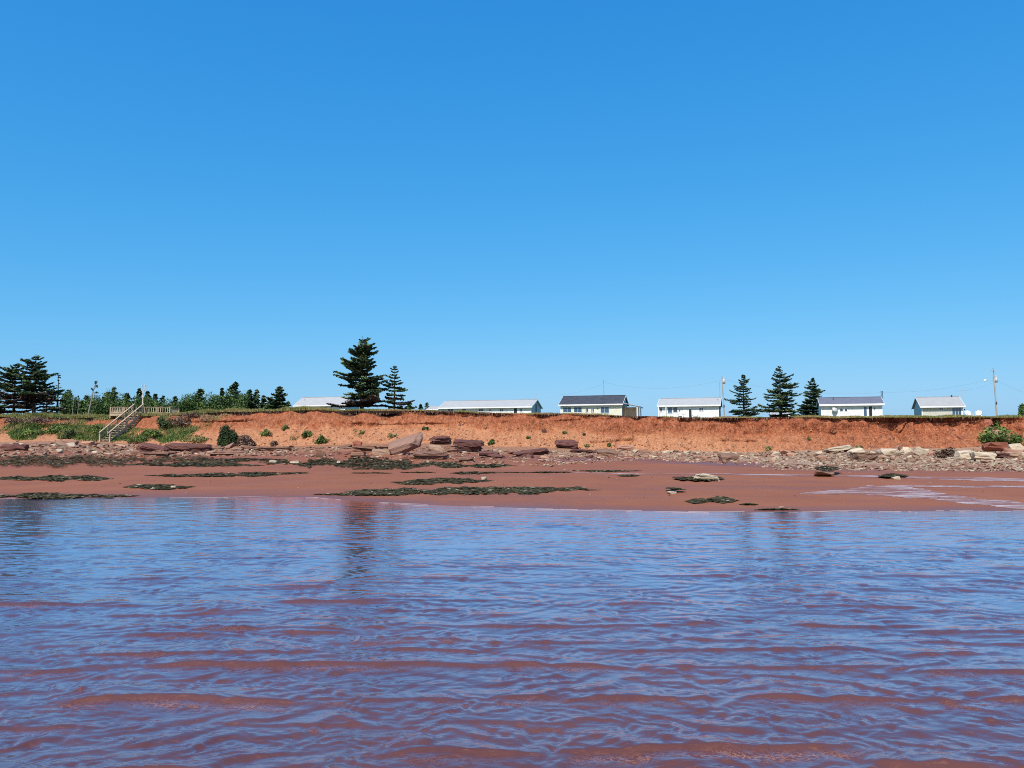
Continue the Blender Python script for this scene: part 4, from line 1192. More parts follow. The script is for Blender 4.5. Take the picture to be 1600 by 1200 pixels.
def spruce(base, top_z, half_w, label, seed, start=.08, whorl=.36, per=6, lean=(0, 0), power=.9, droop=.25, gappy=.12, fill=1.0, dead_low=0.0, side=0.0, spray=.26, name='spruce_tree', group=None, cut=0):
    g = np.random.default_rng(seed); r = random.Random(seed)
    h = top_z - base.z
    root = empty(name, base)
    wood = MB()
    def axis(t): return Vector((lean[0] * t ** 1.4, lean[1] * t ** 1.4, h * t))
    wood.tube([axis(t) - Vector((0, 0, .3 if t == 0 else 0)) for t in (0, .2, .4, .6, .8, .97)], [.028 * h + .02, .023 * h, .018 * h, .012 * h, .007 * h, .012], 8)
    C = []; U = []; W = []; VAR_ = []; BR = []
    z = start * h
    tier = 0
    while z < h * .985:
        t = z / h
        Lmax = half_w * (1 - t) ** power * (1.0 if t > start + .12 else .86)
        tone = r.uniform(.25, .6)
        gap = r.random() < gappy
        a0 = r.uniform(0, 6.28)
        k = per if t < .85 else 4
        for b in range(k):
            a = a0 + 6.283 * b / k + r.uniform(-.3, .3)
            if r.random() < .08: continue
            Lb = Lmax * r.uniform(.5, 1.35) * (.55 if gap else 1) * (1 + side * math.cos(a)) * (1 + .28 * math.cos(a - seed - z * 1.1))
            Lb = max(Lb, .12)
            dr = droop * r.uniform(.4, 1.4)
            rise = r.uniform(.05, .3) + .45 * t ** 2
            o = axis(t)
            n = max(3, int(Lb / .11))
            dirv = np.array([math.cos(a), math.sin(a), 0]); perp = np.array([-math.sin(a), math.cos(a), 0])
            pts = []
            for q in range(n + 1):
                s = q / n
                zz = Lb * (rise * s - dr * s * 1.5 + (dr * .75) * s ** 3)
                pts.append(np.array(o) + dirv * Lb * s + np.array([0, 0, zz]))
            if Lb > .3:
                wood.tube([pts[0], pts[n // 2], pts[-1]], [.008 * h * (1 - t) + .012, .012, .006], 4, False)
            dead = dead_low > t and r.random() < .75
            for q in range(1, n + 1):
                s = q / n
                if s < .16: continue
                if r.random() > fill: continue
                wd = Lb * .40 * (1.15 - s) ** .7 + .10
                for sg in (-1, 1, 0):
                    p = pts[q]
                    if sg:
                        tipv = (dirv * .65 + perp * sg) ; tipv /= np.linalg.norm(tipv)
                        m_ = max(1, int(wd / .16))
                        for e in range(m_):
                            ll = spray * r.uniform(.7, 1.3)
                            c_ = p + tipv * (e + .5) / m_ * wd + np.array([0, 0, r.gauss(-.02, .03)])
                            C.append(c_); U.append(tipv * ll * .55 + np.array([0, 0, r.uniform(-.12, .06) * ll])); W.append(np.cross(tipv, (r.gauss(0, .6), r.gauss(0, .6), 1)) * ll * .36); VAR_.append(tone + .25 * s + r.gauss(0, .13)); BR.append(dead)
                    else:
                        ll = spray * r.uniform(.7, 1.2)
                        C.append(p + np.array([0, 0, -.06])); U.append(dirv * ll * .6); W.append(np.array([perp[0] * .25, perp[1] * .25, -.55]) * ll * .5); VAR_.append(tone * .6 + r.gauss(0, .1)); BR.append(dead)
        tier += 1
        z += whorl * r.uniform(.75, 1.3) * (1 - .45 * t)
    # leader
    for q in range(10):
        s = .9 + .1 * q / 9
        a = r.uniform(0, 6.28); d_ = np.array([math.cos(a), math.sin(a), .5])
        C.append(np.array(axis(s)) + d_ * .06); U.append(d_ * .14); W.append(np.cross(d_, (0, 0, 1)) * .05); VAR_.append(.5); BR.append(False)
    C = np.array(C); U = np.array(U); W = np.array(W)
    V = np.stack([C - U * .8, C - W, C + U, C + W], 1)
    BR = np.array(BR)
    me = np_mesh('crown', V.reshape(-1, 3), np.arange(len(V) * 4).reshape(-1, 4), {'var': (np.clip(VAR_, 0, 1), 'FACE')})
    o = link('crown', me, [needle_m, brown_needle_m], root)
    me.polygons.foreach_set('material_index', BR.astype(np.int32))
    wood.build('trunk', bark, root)
    return tag(root, label, 'tree', group)

def tree_at(px, top_row, Y, hw_px, label, seed, base_row=None, **kw):
    tp = at(px, top_row, Y)
    p = Vector((tp.x - kw.get('lean', (0, 0))[0], Y, float(meadow_z(tp.x, Y))))
    return spruce(p, tp.z, hw_px * Y / FPX, label, seed, **kw)

tree_at(567, 527, 93, 43, 'tall dark spruce with layered boughs, biggest tree on the cliff', 601, start=.08, whorl=.44, per=9, power=.66, droop=.16, gappy=.15, fill=1.0, dead_low=.17, side=-.02, spray=.31)
tree_at(617, 571, 94.5, 24, 'shorter spruce with brown lower boughs right of the biggest tree', 602, start=.10, whorl=.44, per=7, power=.7, droop=.22, gappy=.12, dead_low=.36, side=.05, spray=.26)
tree_at(1161, 585, 105, 28, 'thin spruce with open level boughs, left of three on the cliff', 603, start=.06, whorl=.42, per=6, power=.85, droop=.15, gappy=.2, fill=.8, spray=.26)
tree_at(1218, 572, 106, 33, 'tallest spruce of the three between the white and blue roofed cottages', 604, start=.07, whorl=.40, per=6, power=.72, droop=.32, gappy=.1, fill=.85, side=.12, spray=.27)
tree_at(1270, 590, 152, 28, 'dense narrow spruce standing behind the left end of the blue roofed cottage', 605, start=.05, whorl=.42, per=7, power=.9, droop=.2, gappy=.05, spray=.34)
tree_at(57, 554, 107, 48, 'spreading old spruce with a bare lower trunk at the left end of the cliff', 606, start=.24, whorl=.55, per=8, power=.70, droop=.14, gappy=.25, fill=.95, dead_low=.3, spray=.32)
tree_at(25, 570, 108, 40, 'broad spruce just left of the spreading old spruce', 607, start=.10, whorl=.55, per=8, power=.60, droop=.14, gappy=.15, dead_low=.42, spray=.32)
tree_at(74, 606, 106, 24, 'dead brown low spruce right of the spreading old spruce', 608, start=.05, whorl=.4, per=6, power=.6, dead_low=.8, spray=.3)
tree_at(-8, 592, 110, 24, 'spruce cut off by the left edge of the view', 609, start=.1, whorl=.5, per=7, power=.6, spray=.3)
tree_at(92, 583, 112, 8, 'thin nearly bare spruce right of the old spruces', 610, start=.45, whorl=.5, per=4, power=.7, fill=.4, spray=.22)

FAR = [  # px, top row, half width, distance, label
    (136, 617, 8, 150, 'small spruce beside the leaning dead tree'),
    (169, 612, 9, 160, 'spruce left of the slender spiky one behind the deck'),
    (178, 604, 7, 158, 'slender spiky spruce behind the left end of the deck'),
    (198, 614, 9, 155, 'short spruce behind the deck left of the white lamp post'),
    (218, 607, 7, 165, 'narrow spruce just behind the lamp post on its left'),
    (231, 610, 8, 165, 'narrow spruce just behind the lamp post on its right'),
    (243, 616, 9, 160, 'round topped spruce second right of the lamp post'),
    (255, 618, 7, 160, 'short thin spruce above the right end of the deck'),
    (274, 619, 6, 150, 'thin gappy spruce just right of the deck'),
    (313, 606, 11, 150, 'pointed dark spruce standing above the round bushes right of the deck'),
    (347, 606, 6, 165, 'thin wispy spruce left of the tallest far spruce'),
    (368, 596, 14, 160, 'tallest far spruce in the row right of the deck'),
    (390, 609, 15, 150, 'broad spruce right of the tallest far spruce'),
    (401, 608, 9, 154, 'narrow spruce behind the broad spruce'),
    (412, 618, 8, 152, 'low spruce right of the broad spruce'),
    (436, 604, 16, 145, 'dense conical spruce at the right end of the far row'),
    (424, 620, 10, 150, 'small spruce left of the dense conical one'),
    (450, 628, 7, 142, 'lowest spruce beside the long left roof'),
    (657, 632, 4, 170, 'tiny far spruce tip right of the two big spruces, left of a pair'),
    (667, 629, 4, 180, 'tiny far spruce tip beside the long white roof, right of a pair'),
    (640, 628, 8, 140, 'low dark spruce behind the shorter big spruce'),
]
for i, (px, top, hw, Y, lab) in enumerate(FAR):
    tree_at(px, top, Y, hw * 1.35, lab, 640 + i, start=.04, whorl=.42, per=6, power=.75, droop=.2, gappy=.1, fill=.95, spray=.5, group='far trees on the flat land')

def broad_tree(px, top, hw, Y, label, seed):
    g = np.random.default_rng(seed); r = random.Random(seed)
    tp = at(px, top, Y)
    p = Vector((tp.x, Y, float(meadow_z(tp.x, Y))))
    h = tp.z - p.z; w = hw * Y / FPX
    root = empty('broadleaf_tree', p)
    V, var = foliage(int(2600 + 170 * hw), (w * 1.3, w, h * .98), g, .165, 24)
    V[..., 2] += h * .04
    me = np_mesh('crown', V.reshape(-1, 3), np.arange(len(V) * 4).reshape(-1, 4), {'var': (var, 'FACE')})
    link('crown', me, leaves_m, root)
    mb = MB()
    mb.tube([(0, 0, -.3), (.05, 0, h * .3), (.1, .05, h * .7)], [.14, .10, .03], 7)
    for k in range(5):
        a = r.uniform(0, 6.28)
        mb.tube([(.04, 0, h * r.uniform(.15, .35)), (math.cos(a) * w * .4, math.sin(a) * w * .4, h * .5), (math.cos(a) * w * .7, math.sin(a) * w * .6, h * .7)], [.06, .04, .015], 5)
    mb.build('trunk', bark, root)
    return tag(root, label, 'tree', 'far trees on the flat land')
for i, (px, top, hw, Y, lab) in enumerate([
    (107, 619, 16, 130, 'round green tree right of the old spruces'),
    (125, 628, 14, 135, 'low round green tree left of the leaning dead tree'),
    (155, 622, 18, 145, 'round green tree right of the leaning dead tree'),
    (180, 617, 18, 150, 'round green tree behind the left end of the deck'),
    (205, 622, 18, 140, 'round green tree behind the deck left of the stair head'),
    (232, 626, 18, 150, 'green tree crown filling the gap right of the lamp post'),
    (262, 630, 14, 150, 'low green tree behind the right end of the deck'),
    (286, 621, 18, 145, 'round green tree just right of the deck'),
    (304, 620, 14, 150, 'round green tree left of the pointed dark spruce'),
    (331, 620, 17, 145, 'round green tree right of the pointed dark spruce'),
    (352, 621, 18, 150, 'yellow green tree below the tallest far spruce'),
    (375, 620, 16, 148, 'green tree at the foot of the tallest far spruce'),
    (1600, 636, 9, 125, 'dark bushy crown cut off by the right edge of the view')]):
    broad_tree(px, top - 5, hw, Y, lab, 700 + i)

# leaning dead tree
p0 = at(137, 640, 128); p0.z = float(meadow_z(p0.x, 128))
root = empty('dead_tree', p0)
mb = MB(); tp = at(150, 597, 128) - p0
mb.tube([(0, 0, -.2), tp * .4, tp * .75 + Vector((-.1, 0, 0)), tp], [.13, .10, .07, .03], 7)
for k, (s, dx, dz) in enumerate(((.45, .7, .5), (.55, -.6, .7), (.7, .8, .3), (.8, .5, .6), (.88, -.4, .4), (.93, .4, .35), (.6, .5, -.1), (.3, -.5, .4))):
    b = tp * s; mb.tube([b, b + Vector((dx * .6, .1 * (-1) ** k, dz * .5)), b + Vector((dx, .2 * (-1) ** k, dz))], [.04, .025, .01], 5)
mb.build('trunk', grey_bark, root)
g = np.random.default_rng(88)
VV = []; vr = []
for q_, rr_, dx_ in ((.97, .30, .05), (.86, .32, .35), (.78, .25, -.30), (.70, .22, .55)):
    V, var = foliage(40, (rr_, rr_, rr_ * 1.4), g, .13, 4); VV.append(V + np.array(tp * q_) + np.array([dx_, 0, -.1])); vr.append(var)
V = np.concatenate(VV); var = np.concatenate(vr)
me = np_mesh('crown', V.reshape(-1, 3), np.arange(len(V) * 4).reshape(-1, 4), {'var': (var * .6, 'FACE')})
link('crown', me, needle_m, root)
tag(root, 'leaning dead grey tree with one tuft left at its tip', 'tree')
for px, row0, row1, lab in ((113, 640, 618, 'bare grey sapling among the far green trees left of the leaning dead tree'), (121, 640, 622, 'second bare sapling right beside the leaning dead tree')):
    q = at(px, row0, 126); q.z = float(meadow_z(q.x, 126)); e = at(px + 3, row1, 126) - q
    root = empty('dead_sapling', q); mb = MB(); mb.tube([(0, 0, -.2), e * .5, e], [.05, .035, .012], 5)
    for s, dx in ((.5, .35), (.65, -.3), (.8, .25)):
        mb.tube([e * s, e * s + Vector((dx, .05, .3))], [.02, .008], 4)
    mb.build('trunk', grey_bark, root); tag(root, lab, 'tree')
# ------------------------------------------------------------------ cottages
ROT = R(-17)
AX = Vector((math.cos(ROT), math.sin(ROT), 0)); AY = Vector((-math.sin(ROT), math.cos(ROT), 0))
def paint(name, c, rough=.55, var=.06, spec=.25):
    m = mat(name, c, rough, spec)
    n = noise(m, 1.3, 4, .65); lo = tuple(x * (1 - var * 2) for x in c); hi = tuple(min(1, x * (1 + var)) for x in c)
    L(m, ramp(m, n.outputs['Fac'], [(.3, lo), (.7, hi)]).outputs[0], bsdf(m).inputs['Base Color'])
    return m
M_WHITE = paint('white_siding', (.64, .64, .615)); M_CREAM = paint('cream_siding', (.60, .575, .46)); M_BEIGE = paint('beige_siding', (.47, .455, .385))
M_TRIM = paint('white_trim', (.72, .72, .71)); M_TAN = paint('tan_boards', (.46, .36, .25), .8, .1)
M_ROOFL = paint('pale_metal_roof', (.33, .33, .33), .6, .05, .2); M_ROOFG = paint('grey_white_roof', (.30, .30, .295), .75, .05, .15)
M_SLATE = paint('slate_shingles', (.050, .056, .072), .85, .15, .15); M_BLUE = paint('blue_grey_shingles_and_gable_shade', (.12, .128, .165), .85, .08, .2)
M_DARK = paint('dark_metal', (.05, .05, .055), .5); M_GALV = paint('galvanised_metal', (.40, .41, .42), .4)
M_GABLE_SHADE = paint('gable_shade_tone', (.38, .50, .50)); M_DOOR = paint('dark_door', (.022, .024, .03), .4)  # teal tone: shade on the gable ends, painted as wall colour
glass = mat('window_glass', (.035, .06, .085), .08, .6)
blue_glass = mat('sky_blue_glass', (.04, .085, .14), .10, .6)
pole_wood = mat('pole_wood', (.24, .20, .165), .9, .1)
nn_ = noise(pole_wood, 3, 4, .6, None, (3, 3, .3)); L(pole_wood, ramp(pole_wood, nn_.outputs['Fac'], [(.3, (.22, .19, .15)), (.7, (.40, .36, .31))]).outputs[0], bsdf(pole_wood).inputs['Base Color'])

class House:
    def __init__(self, name, label, pxL, pxR, Y0, eave, ridge, depth, wall, roof, ov=.5, ovx=.3, fascia=.22, gable=None):
        kL = (pxL - 800) / FPX; kR = (pxR - 800) / FPX
        d0 = at(pxL, eave, Y0)
        X0 = d0.x
        c, s = math.cos(-ROT), math.sin(-ROT)
        # length so that the right end falls on pxR
        f_ = CT + ST * (eave_t(eave))
        kRr = at(pxR, eave, 1.0).x
        self.len = (kRr * Y0 - X0) / (c + kRr * s)
        self.O = Vector((X0, Y0, float(meadow_z(X0 + self.len / 2, Y0)) - .05))
        self.root = empty(name, self.O, ROT)
        tag(self.root, label, 'cottage')
        O, ln, d = self.O, self.len, depth
        self.d = d
        mid = (pxL + pxR) / 2
        ze = at_plane(mid, eave, O - AY * ov, AY).z - O.z
        zr = at_plane(mid, ridge, O + AY * d / 2, AY).z - O.z
        self.ze, self.zr = ze, zr
        sl = (zr - ze) / (d / 2 + ov)
        zw = ze + sl * ov - .10
        mb = MB(); mb.prism([(0, -.4), (d, -.4), (d, zw), (d / 2, zr - .10), (0, zw)], 0, 0, ln)
        self.wall = mb.build('wall', wall, self.root)
        if gable:
            for x0, x1 in ((-.03, -.002), (ln + .002, ln + .03)):
                g_ = MB(); g_.prism([(0, -.4), (d, -.4), (d, zw - .02), (d / 2, zr - .12), (0, zw - .02)], 0, x0, x1)
                g_.build('gable_wall', gable, self.root)
        t = .11
        mb = MB(); mb.prism([(-ov, ze), (d / 2, zr), (d + ov, ze), (d + ov, ze - t), (d / 2, zr - t), (-ov, ze - t)], 0, -ovx, ln + ovx)
        self.roof = mb.build('roof', roof, self.root)
        r = MB(); r.box(-ovx, ln + ovx, d / 2 - .12, d / 2 + .12, zr - .01, zr + .035); r.build('ridge_cap', roof, self.roof)
        mb = MB(); mb.box(-ovx, ln + ovx, -ov - .035, -ov - .004, ze - fascia, ze - .004); mb.build('fascia', M_TRIM, self.root)
        mb = MB(); mb.box(-ovx, ln + ovx, -ov, -.004, ze - fascia - .03, ze - fascia); mb.build('soffit', M_TRIM, self.root)
        for x0, x1 in ((-ovx - .04, -ovx - .003), (ln + ovx + .003, ln + ovx + .04)):
            mb = MB(); mb.prism([(-ov, ze - .02), (d / 2, zr - .01), (d + ov, ze - .02), (d + ov, ze - .2), (d / 2, zr - .2), (-ov, ze - .2)], 0, x0, x1)
            mb.build('barge_board', M_TRIM, self.root)
        for x0, x1 in ((-.035, .11), (ln - .11, ln + .035)):
            mb = MB(); mb.box(x0, x1, -.035, -.003, -.35, ze - fascia - .04); mb.build('corner_board', M_TRIM, self.root)
        mb = MB(); mb.box(-.05, ln + .05, -.06, d + .05, -.6, .12); mb.build('foundation', M_GALV, self.root)
    def loc(self, px, row, y=0.0):
        p = at_plane(px, row, self.O + AY * y, AY) - self.O
        return p.dot(AX), p.z
    def window(self, p0, p1, r0, r1, m=None, bars=1, name='window'):
        x0, z1 = self.loc(p0, r0); x1, z0 = self.loc(p1, r1)
        z0 = max(z0, .12)
        w = .07
        mb = MB()
        mb.box(x0 - w, x1 + w, -.045, -.003, z1, z1 + w); mb.box(x0 - w, x1 + w, -.06, -.003, z0 - w, z0)
        mb.box(x0 - w, x0, -.045, -.003, z0, z1); mb.box(x1, x1 + w, -.045, -.003, z0, z1)
        for k in range(1, bars + 1):
            xx = x0 + (x1 - x0) * k / (bars + 1); mb.box(xx - .025, xx + .025, -.04, -.003, z0, z1)
        f = mb.build('window', M_TRIM, self.root)
        MB().box(x0, x1, -.022, -.004, z0, z1).build('pane', m or glass, f)
        return f
    def door(self, p0, p1, r0, m, recess=False):
        x0, z1 = self.loc(p0, r0); x1, _ = self.loc(p1, r0); z0 = .12
        mb = MB(); mb.box(x0 - .08, x0, -.05, -.003, z0, z1 + .08); mb.box(x1, x1 + .08, -.05, -.003, z0, z1 + .08); mb.box(x0, x1, -.05, -.003, z1, z1 + .08)
        d = MB().box(x0, x1, -.03, -.004, z0, z1).build('door', m, self.root)
        mb.build('frame', M_TRIM, d)
        MB().tube([(x1 - .1, -.08, z0 + .95), (x1 - .1, -.03, z0 + .95)], .03, 6).build('handle', M_GALV, d)
        return d
    def vent(self, px, row0, row1, rad=.07, y=None, m=None, name='vent_pipe'):
        y = self.d * .3 if y is None else y
        x, z0 = self.loc(px, row1, y); _, z1 = self.loc(px, row0, y)
        zroof = self.ze + (self.zr - self.ze) * (min(y, self.d - y) + .5) / (self.d / 2 + .5)
        mb = MB(); mb.tube([(x, y, zroof - .25), (x, y, z1)], rad, 8); mb.tube([(x, y, z1), (x, y, z1 + .08)], rad * 1.5, 8)
        mb.build(name, m or M_DARK, self.root)
    def lamp(self, px, row):
        x, z = self.loc(px, row)
        MB().box(x - .07, x + .07, -.16, -.004, z - .1, z + .12).build('wall_lamp', M_DARK, self.root)
def eave_t(row): return 0.0

h1 = House('cottage', 'long low building with a pale roof at the left, half hidden by the tall spruce', 462, 539, 160, 633, 620.5, 6.0, M_WHITE, M_ROOFL, gable=M_GABLE_SHADE)
h1.window(470, 478, 636, 642); h1.window(500, 510, 636, 642); h1.vent(476, 625, 630)
h2 = House('cottage', 'longest cottage with a plain white roof and a dark gable at its right end', 688, 830, 158, 636, 625.5, 7.0, M_WHITE, M_ROOFL, gable=M_GABLE_SHADE)
for a, b in ((700, 708), (722, 728), (748, 755), (764, 767), (781, 786)): h2.window(a, b, 638.5, 643)
h2.door(803, 808, 638, M_DOOR); h2.window(812, 816, 638.5, 643); h2.vent(758.5, 624, 630, .06, 3.0, M_GALV); h2.vent(838, 616, 622, .03, 3.4, M_GALV, 'aerial')
x_, z_ = h2.len, 0
mb = MB(); mb.box(h2.len + .032, h2.len + .07, 3.0, 4.0, .12, 2.1); dd_ = mb.build('door', M_DOOR, h2.root)
h3 = House('cottage', 'cream cottage with a dark slate roof, wide picture windows and a lean-to porch', 876, 971, 146, 631.5, 618.3, 6.6, M_CREAM, M_SLATE, gable=M_GABLE_SHADE)
h3.window(880, 892.5, 636.5, 644, blue_glass, 1); h3.window(897, 909, 636.5, 644, blue_glass, 1)
h3.window(915, 919, 638, 643.5); h3.window(924, 928, 638, 643.5); h3.window(938.5, 951.5, 635.5, 645, blue_glass, 1); h3.lamp(934, 638)
# lean-to porch at the right end of the slate roofed cottage
ln = h3.len; xe = h3.loc(996, 640)[0]; zp1 = h3.loc(975, 629.5)[1]; zp0 = h3.loc(996, 634.5)[1]
mb = MB(); mb.prism([(ln + .36, zp1), (xe + .35, zp0), (xe + .35, zp0 - .1), (ln + .36, zp1 - .1)], 1, -.55, 4.6); mb.build('porch_roof', M_ROOFL, h3.root)
MB().box(xe + .352, xe + .38, -.55, 4.6, zp0 - .24, zp0 - .01).build('fascia', M_TRIM, h3.root)
MB().prism([(ln + .04, -.3), (xe, -.3), (xe, zp0 - .10), (ln + .04, zp0 - .1)], 1, 1.9, 2.0).build('porch_wall', M_TAN, h3.root)
for yy in (-.35, 1.7, 4.3): MB().box(xe - .08, xe + .08, yy - .08, yy + .08, -.3, zp0 - .11).build('porch_post', M_TRIM, h3.root)
MB().box(ln + .1, xe + .3, -.5, 4.4, -.3, .1).build('porch_floor', M_TAN, h3.root)
h4 = House('cottage', 'white cottage with a pale metal roof and an open porch at its left end', 1030, 1123, 141, 633, 622, 6.4, M_WHITE, M_ROOFL, gable=M_BLUE)  # blue-grey gable ends: their shade painted over the white walls
h4.window(1031, 1034.5, 637, 643); h4.window(1043.5, 1050, 636.5, 645, blue_glass, 0); h4.window(1052, 1058.5, 636.5, 644, glass, 0)
h4.door(1068, 1072, 637, M_TRIM); h4.door(1076.5, 1080.5, 639.5, M_DOOR); h4.window(1092.5, 1099, 637.5, 641.5); h4.vent(1121.5, 625, 629); h4.lamp(1062, 641)
for px in (1029.5, 1041):
    x, _ = h4.loc(px, 640); MB().box(x - .07, x + .07, -.49, -.36, -.3, h4.ze - .25).build('porch_post', M_TRIM, h4.root)
h5 = House('cottage', 'white cottage with a blue grey shingle roof and a satellite dish on its front', 1283, 1378, 135, 631, 620.5, 6.2, M_WHITE, M_BLUE, fascia=.30)
h5.window(1312.5, 1317, 638.5, 642.5, glass, 0); h5.window(1320, 1323.5, 638.5, 642.5, glass, 0)
h5.window(1349.5, 1354.5, 635.5, 650, blue_glass, 0); h5.door(1357.5, 1362.5, 635, M_DOOR); h5.vent(1302, 622, 627); h5.vent(1377, 612, 621, .05, 3.4, M_DARK, 'stove_pipe'); h5.vent(1379.3, 612, 621, .05, 3.4, M_DARK, 'stove_pipe'); h5.lamp(1366.5, 638)
h6 = House('cottage', 'small beige cottage with a grey white roof and wide blue glass door, at far right', 1440, 1504, 131, 634.5, 620, 6.6, M_BEIGE, M_ROOFG, gable=M_GABLE_SHADE)
h6.window(1467.5, 1473.5, 637, 640.5, glass, 1); h6.window(1487.5, 1502, 635.8, 650, blue_glass, 2); h6.vent(1456, 627, 631, .07); h6.vent(1487, 618, 621, .09, 3.1); h6.vent(1504, 609, 620, .03, 3.3, M_GALV, 'aerial'); h6.lamp(1507, 640)
h7 = House('cottage', 'low pale cottage glimpsed behind the feet of the three spruces', 1206, 1236, 176, 648.5, 643, 6, M_WHITE, M_ROOFL)
h8 = House('shed', 'small white shed in the distance left of the long white roof', 669, 684, 176, 639, 634.5, 4, M_WHITE, M_ROOFL)
h8.root['category'] = 'shed'

# satellite dish on the blue roofed cottage
x, z = h5.loc(1304.5, 640, -.3)
p = h5.O + AX * x + AY * -.30 + Vector((0, 0, z))
dish = empty('satellite_dish', p, ROT)
bm = bmesh.new()
for sgn in (0, .03):
    pass
mb = MB(); rings = []
for j in range(5):
    q = j / 4 * .52
    for k in range(16):
        a = 2 * math.pi * k / 16
        mb.v.append((q * math.cos(a), -.22 * (q / .52) ** 2 * -1 - .25, q * math.sin(a)))
for j in range(4):
    for k in range(16):
        mb.f.append((j * 16 + k, j * 16 + (k + 1) % 16, (j + 1) * 16 + (k + 1) % 16, (j + 1) * 16 + k))
o = mb.build('dish', M_GALV, dish, True); o.rotation_euler = (R(-25), 0, R(28)); sm_ = o.modifiers.new('thick', 'SOLIDIFY'); sm_.thickness = .03
MB().tube([(0, .26, -.1), (0, -.05, -.25), (0, -.2, -.05)], .03, 6).build('arm', M_DARK, dish)
MB().tube([(.05, -.2, -.5), (.12, -.55, -.12)], .02, 6).build('feed_arm', M_GALV, dish)
MB().box(.08, .17, -.62, -.52, -.16, -.06).build('receiver', M_GALV, dish)
tag(dish, 'grey satellite dish on the front of the blue roofed cottage', 'satellite dish')

# white lawn chairs
def lawn_chair(p, rz, label, s=1.0):
    root = empty('lawn_chair', p, rz); root.scale = (s, s, s)
    for k in range(5):
        x = -.24 + .12 * k
        top = .95 + .10 * (1 - abs(k - 2) / 2)
        MB().bar((x, .18, .28), (x * 1.25, .48, top), .10, .025, (0, 1, 0)).build('back_slat', M_TRIM, root)
        MB().bar((x, -.35, .40), (x, .20, .27), .10, .025).build('seat_slat', M_TRIM, root)
    for sx in (-1, 1):
        MB().bar((sx * .33, -.42, .0), (sx * .33, -.30, .58), .09, .04).build('leg', M_TRIM, root)
        MB().bar((sx * .30, -.36, .36), (sx * .30, .55, .0), .04, .10).build('leg', M_TRIM, root)
        MB().bar((sx * .36, -.46, .60), (sx * .36, .36, .60), .14, .03).build('armrest', M_TRIM, root)
    return tag(root, label, 'lawn chair')
for px, Y, rz, lab in ((1514, 127, .15, 'white slatted lawn chair beside the small beige cottage'), (1529, 126, -.3, 'white slatted lawn chair standing apart, between the small beige cottage and the utility pole'),
                       (1086, 137, .1, 'white slatted lawn chair in front of the white cottage with the open porch'), (1064, 138, -.2, 'white slatted lawn chair by the doors of the white cottage with the open porch')):
    q = at(px, 646, Y); q.z = float(meadow_z(q.x, Y))
    lawn_chair(q, ROT + rz, lab, 1.25)

# ------------------------------------------------------------------ utility poles and wires
def utility_pole(px, top, Y, label, transformer=None, arm=True, rad=.13, lean=0.0):
    t = at(px, top, Y); b = Vector((t.x + lean, Y, float(meadow_z(t.x, Y))))
    root = empty('utility_pole', b)
    h = t.z - b.z
    MB().tube([(0, 0, -.4), (-lean * .5, 0, h * .5), (-lean, 0, h)], [rad, rad * .9, rad * .72], 9).build('pole', pole_wood, root)
    if transformer:
        zt = h - transformer
        mb = MB(); mb.tube([(.34 - lean, -.08, zt - .5), (.34 - lean, -.08, zt + .42)], .24, 12); mb.tube([(.34 - lean, -.08, zt + .42), (.34 - lean, -.08, zt + .52)], [.26, .14], 12)
        mb.tube([(.28 - lean, -.08, zt + .5), (.28 - lean, -.08, zt + .75)], .035, 6); mb.tube([(.42 - lean, -.08, zt + .5), (.42 - lean, -.08, zt + .75)], .035, 6)
        mb.build('transformer', M_GALV, root, True)
        MB().box(-lean, .15 - lean, -.12, .0, zt - .2, zt + .1).build('bracket', M_GALV, root)
    if arm:
        MB().bar((-.55 - lean, -.12, h - .45), (.35 - lean, -.12, h - .45), .09, .11).build('crossarm', pole_wood, root)
        for dx in (-.5, .3):
            MB().tube([(dx - lean, -.12, h - .40), (dx - lean, -.12, h - .2)], [.05, .03], 6).build('insulator', M_GALV, root)
    MB().box(-.1 - lean * .3, .1 - lean * .3, -.24, -.1, h * .28, h * .28 + .4).build('meter_box', M_DARK, root)
    return tag(root, label, 'utility pole'), b, h
pr, pb, ph = utility_pole(1552, 575.5, 140, 'tallest utility pole, with a transformer and a street lamp, right of the beige cottage', 2.0, lean=.25)
# street lamp arm on the right-hand pole (fixed to the pole, moves with it)
zl = ph - 2.15
MB().tube([(-.25, 0, zl), (-.9, -.05, zl + .12), (-1.65, -.1, zl + .02)], .045, 6).build('lamp_arm', M_GALV, pr)
MB().tube([(-1.62, -.1, zl + .06), (-1.85, -.1, zl + .02), (-2.1, -.1, zl - .06)], [.10, .19, .08], 8).build('lamp_head', M_TRIM, pr, True)
pr2, pb2, ph2 = utility_pole(943, 593.5, 168, 'thin wooden utility pole rising behind the slate roof', None, False, .11)
pr3, pb3, ph3 = utility_pole(1128, 588, 150, 'utility pole with a slim transformer at the right end of the white cottage', .9, False, .11, .35)
pr4, pb4, ph4 = utility_pole(1124.5, 597, 165, 'thinner grey pole just left of the one at the end of the white cottage', None, False, .08)
wire_m = mat('wire', (.16, .17, .18), .5)
def wire(a, b, sag, label, rad=.009):
    pts = [a.lerp(b, t / 14) - Vector((0, 0, sag * 4 * (t / 14) * (1 - t / 14))) for t in range(15)]
    tag(MB().tube(pts, rad, 4).build('power_line', wire_m), label, 'power line')
T = lambda b, h, dz: Vector((b.x, b.y, b.z + h - dz))
wire(T(pb2, ph2, .5), T(pb3, ph3, .6), 1.5, 'overhead wire between the pole behind the slate roof and the pole at the white cottage')
wire(T(pb2, ph2, .7), at(868, 617, 180), .6, 'service wire falling left from the pole behind the slate roof')
wire(T(pb, ph, 1.7), at(1383, 613, 150), .7, 'upper wire running left from the tallest pole over the beige cottage')
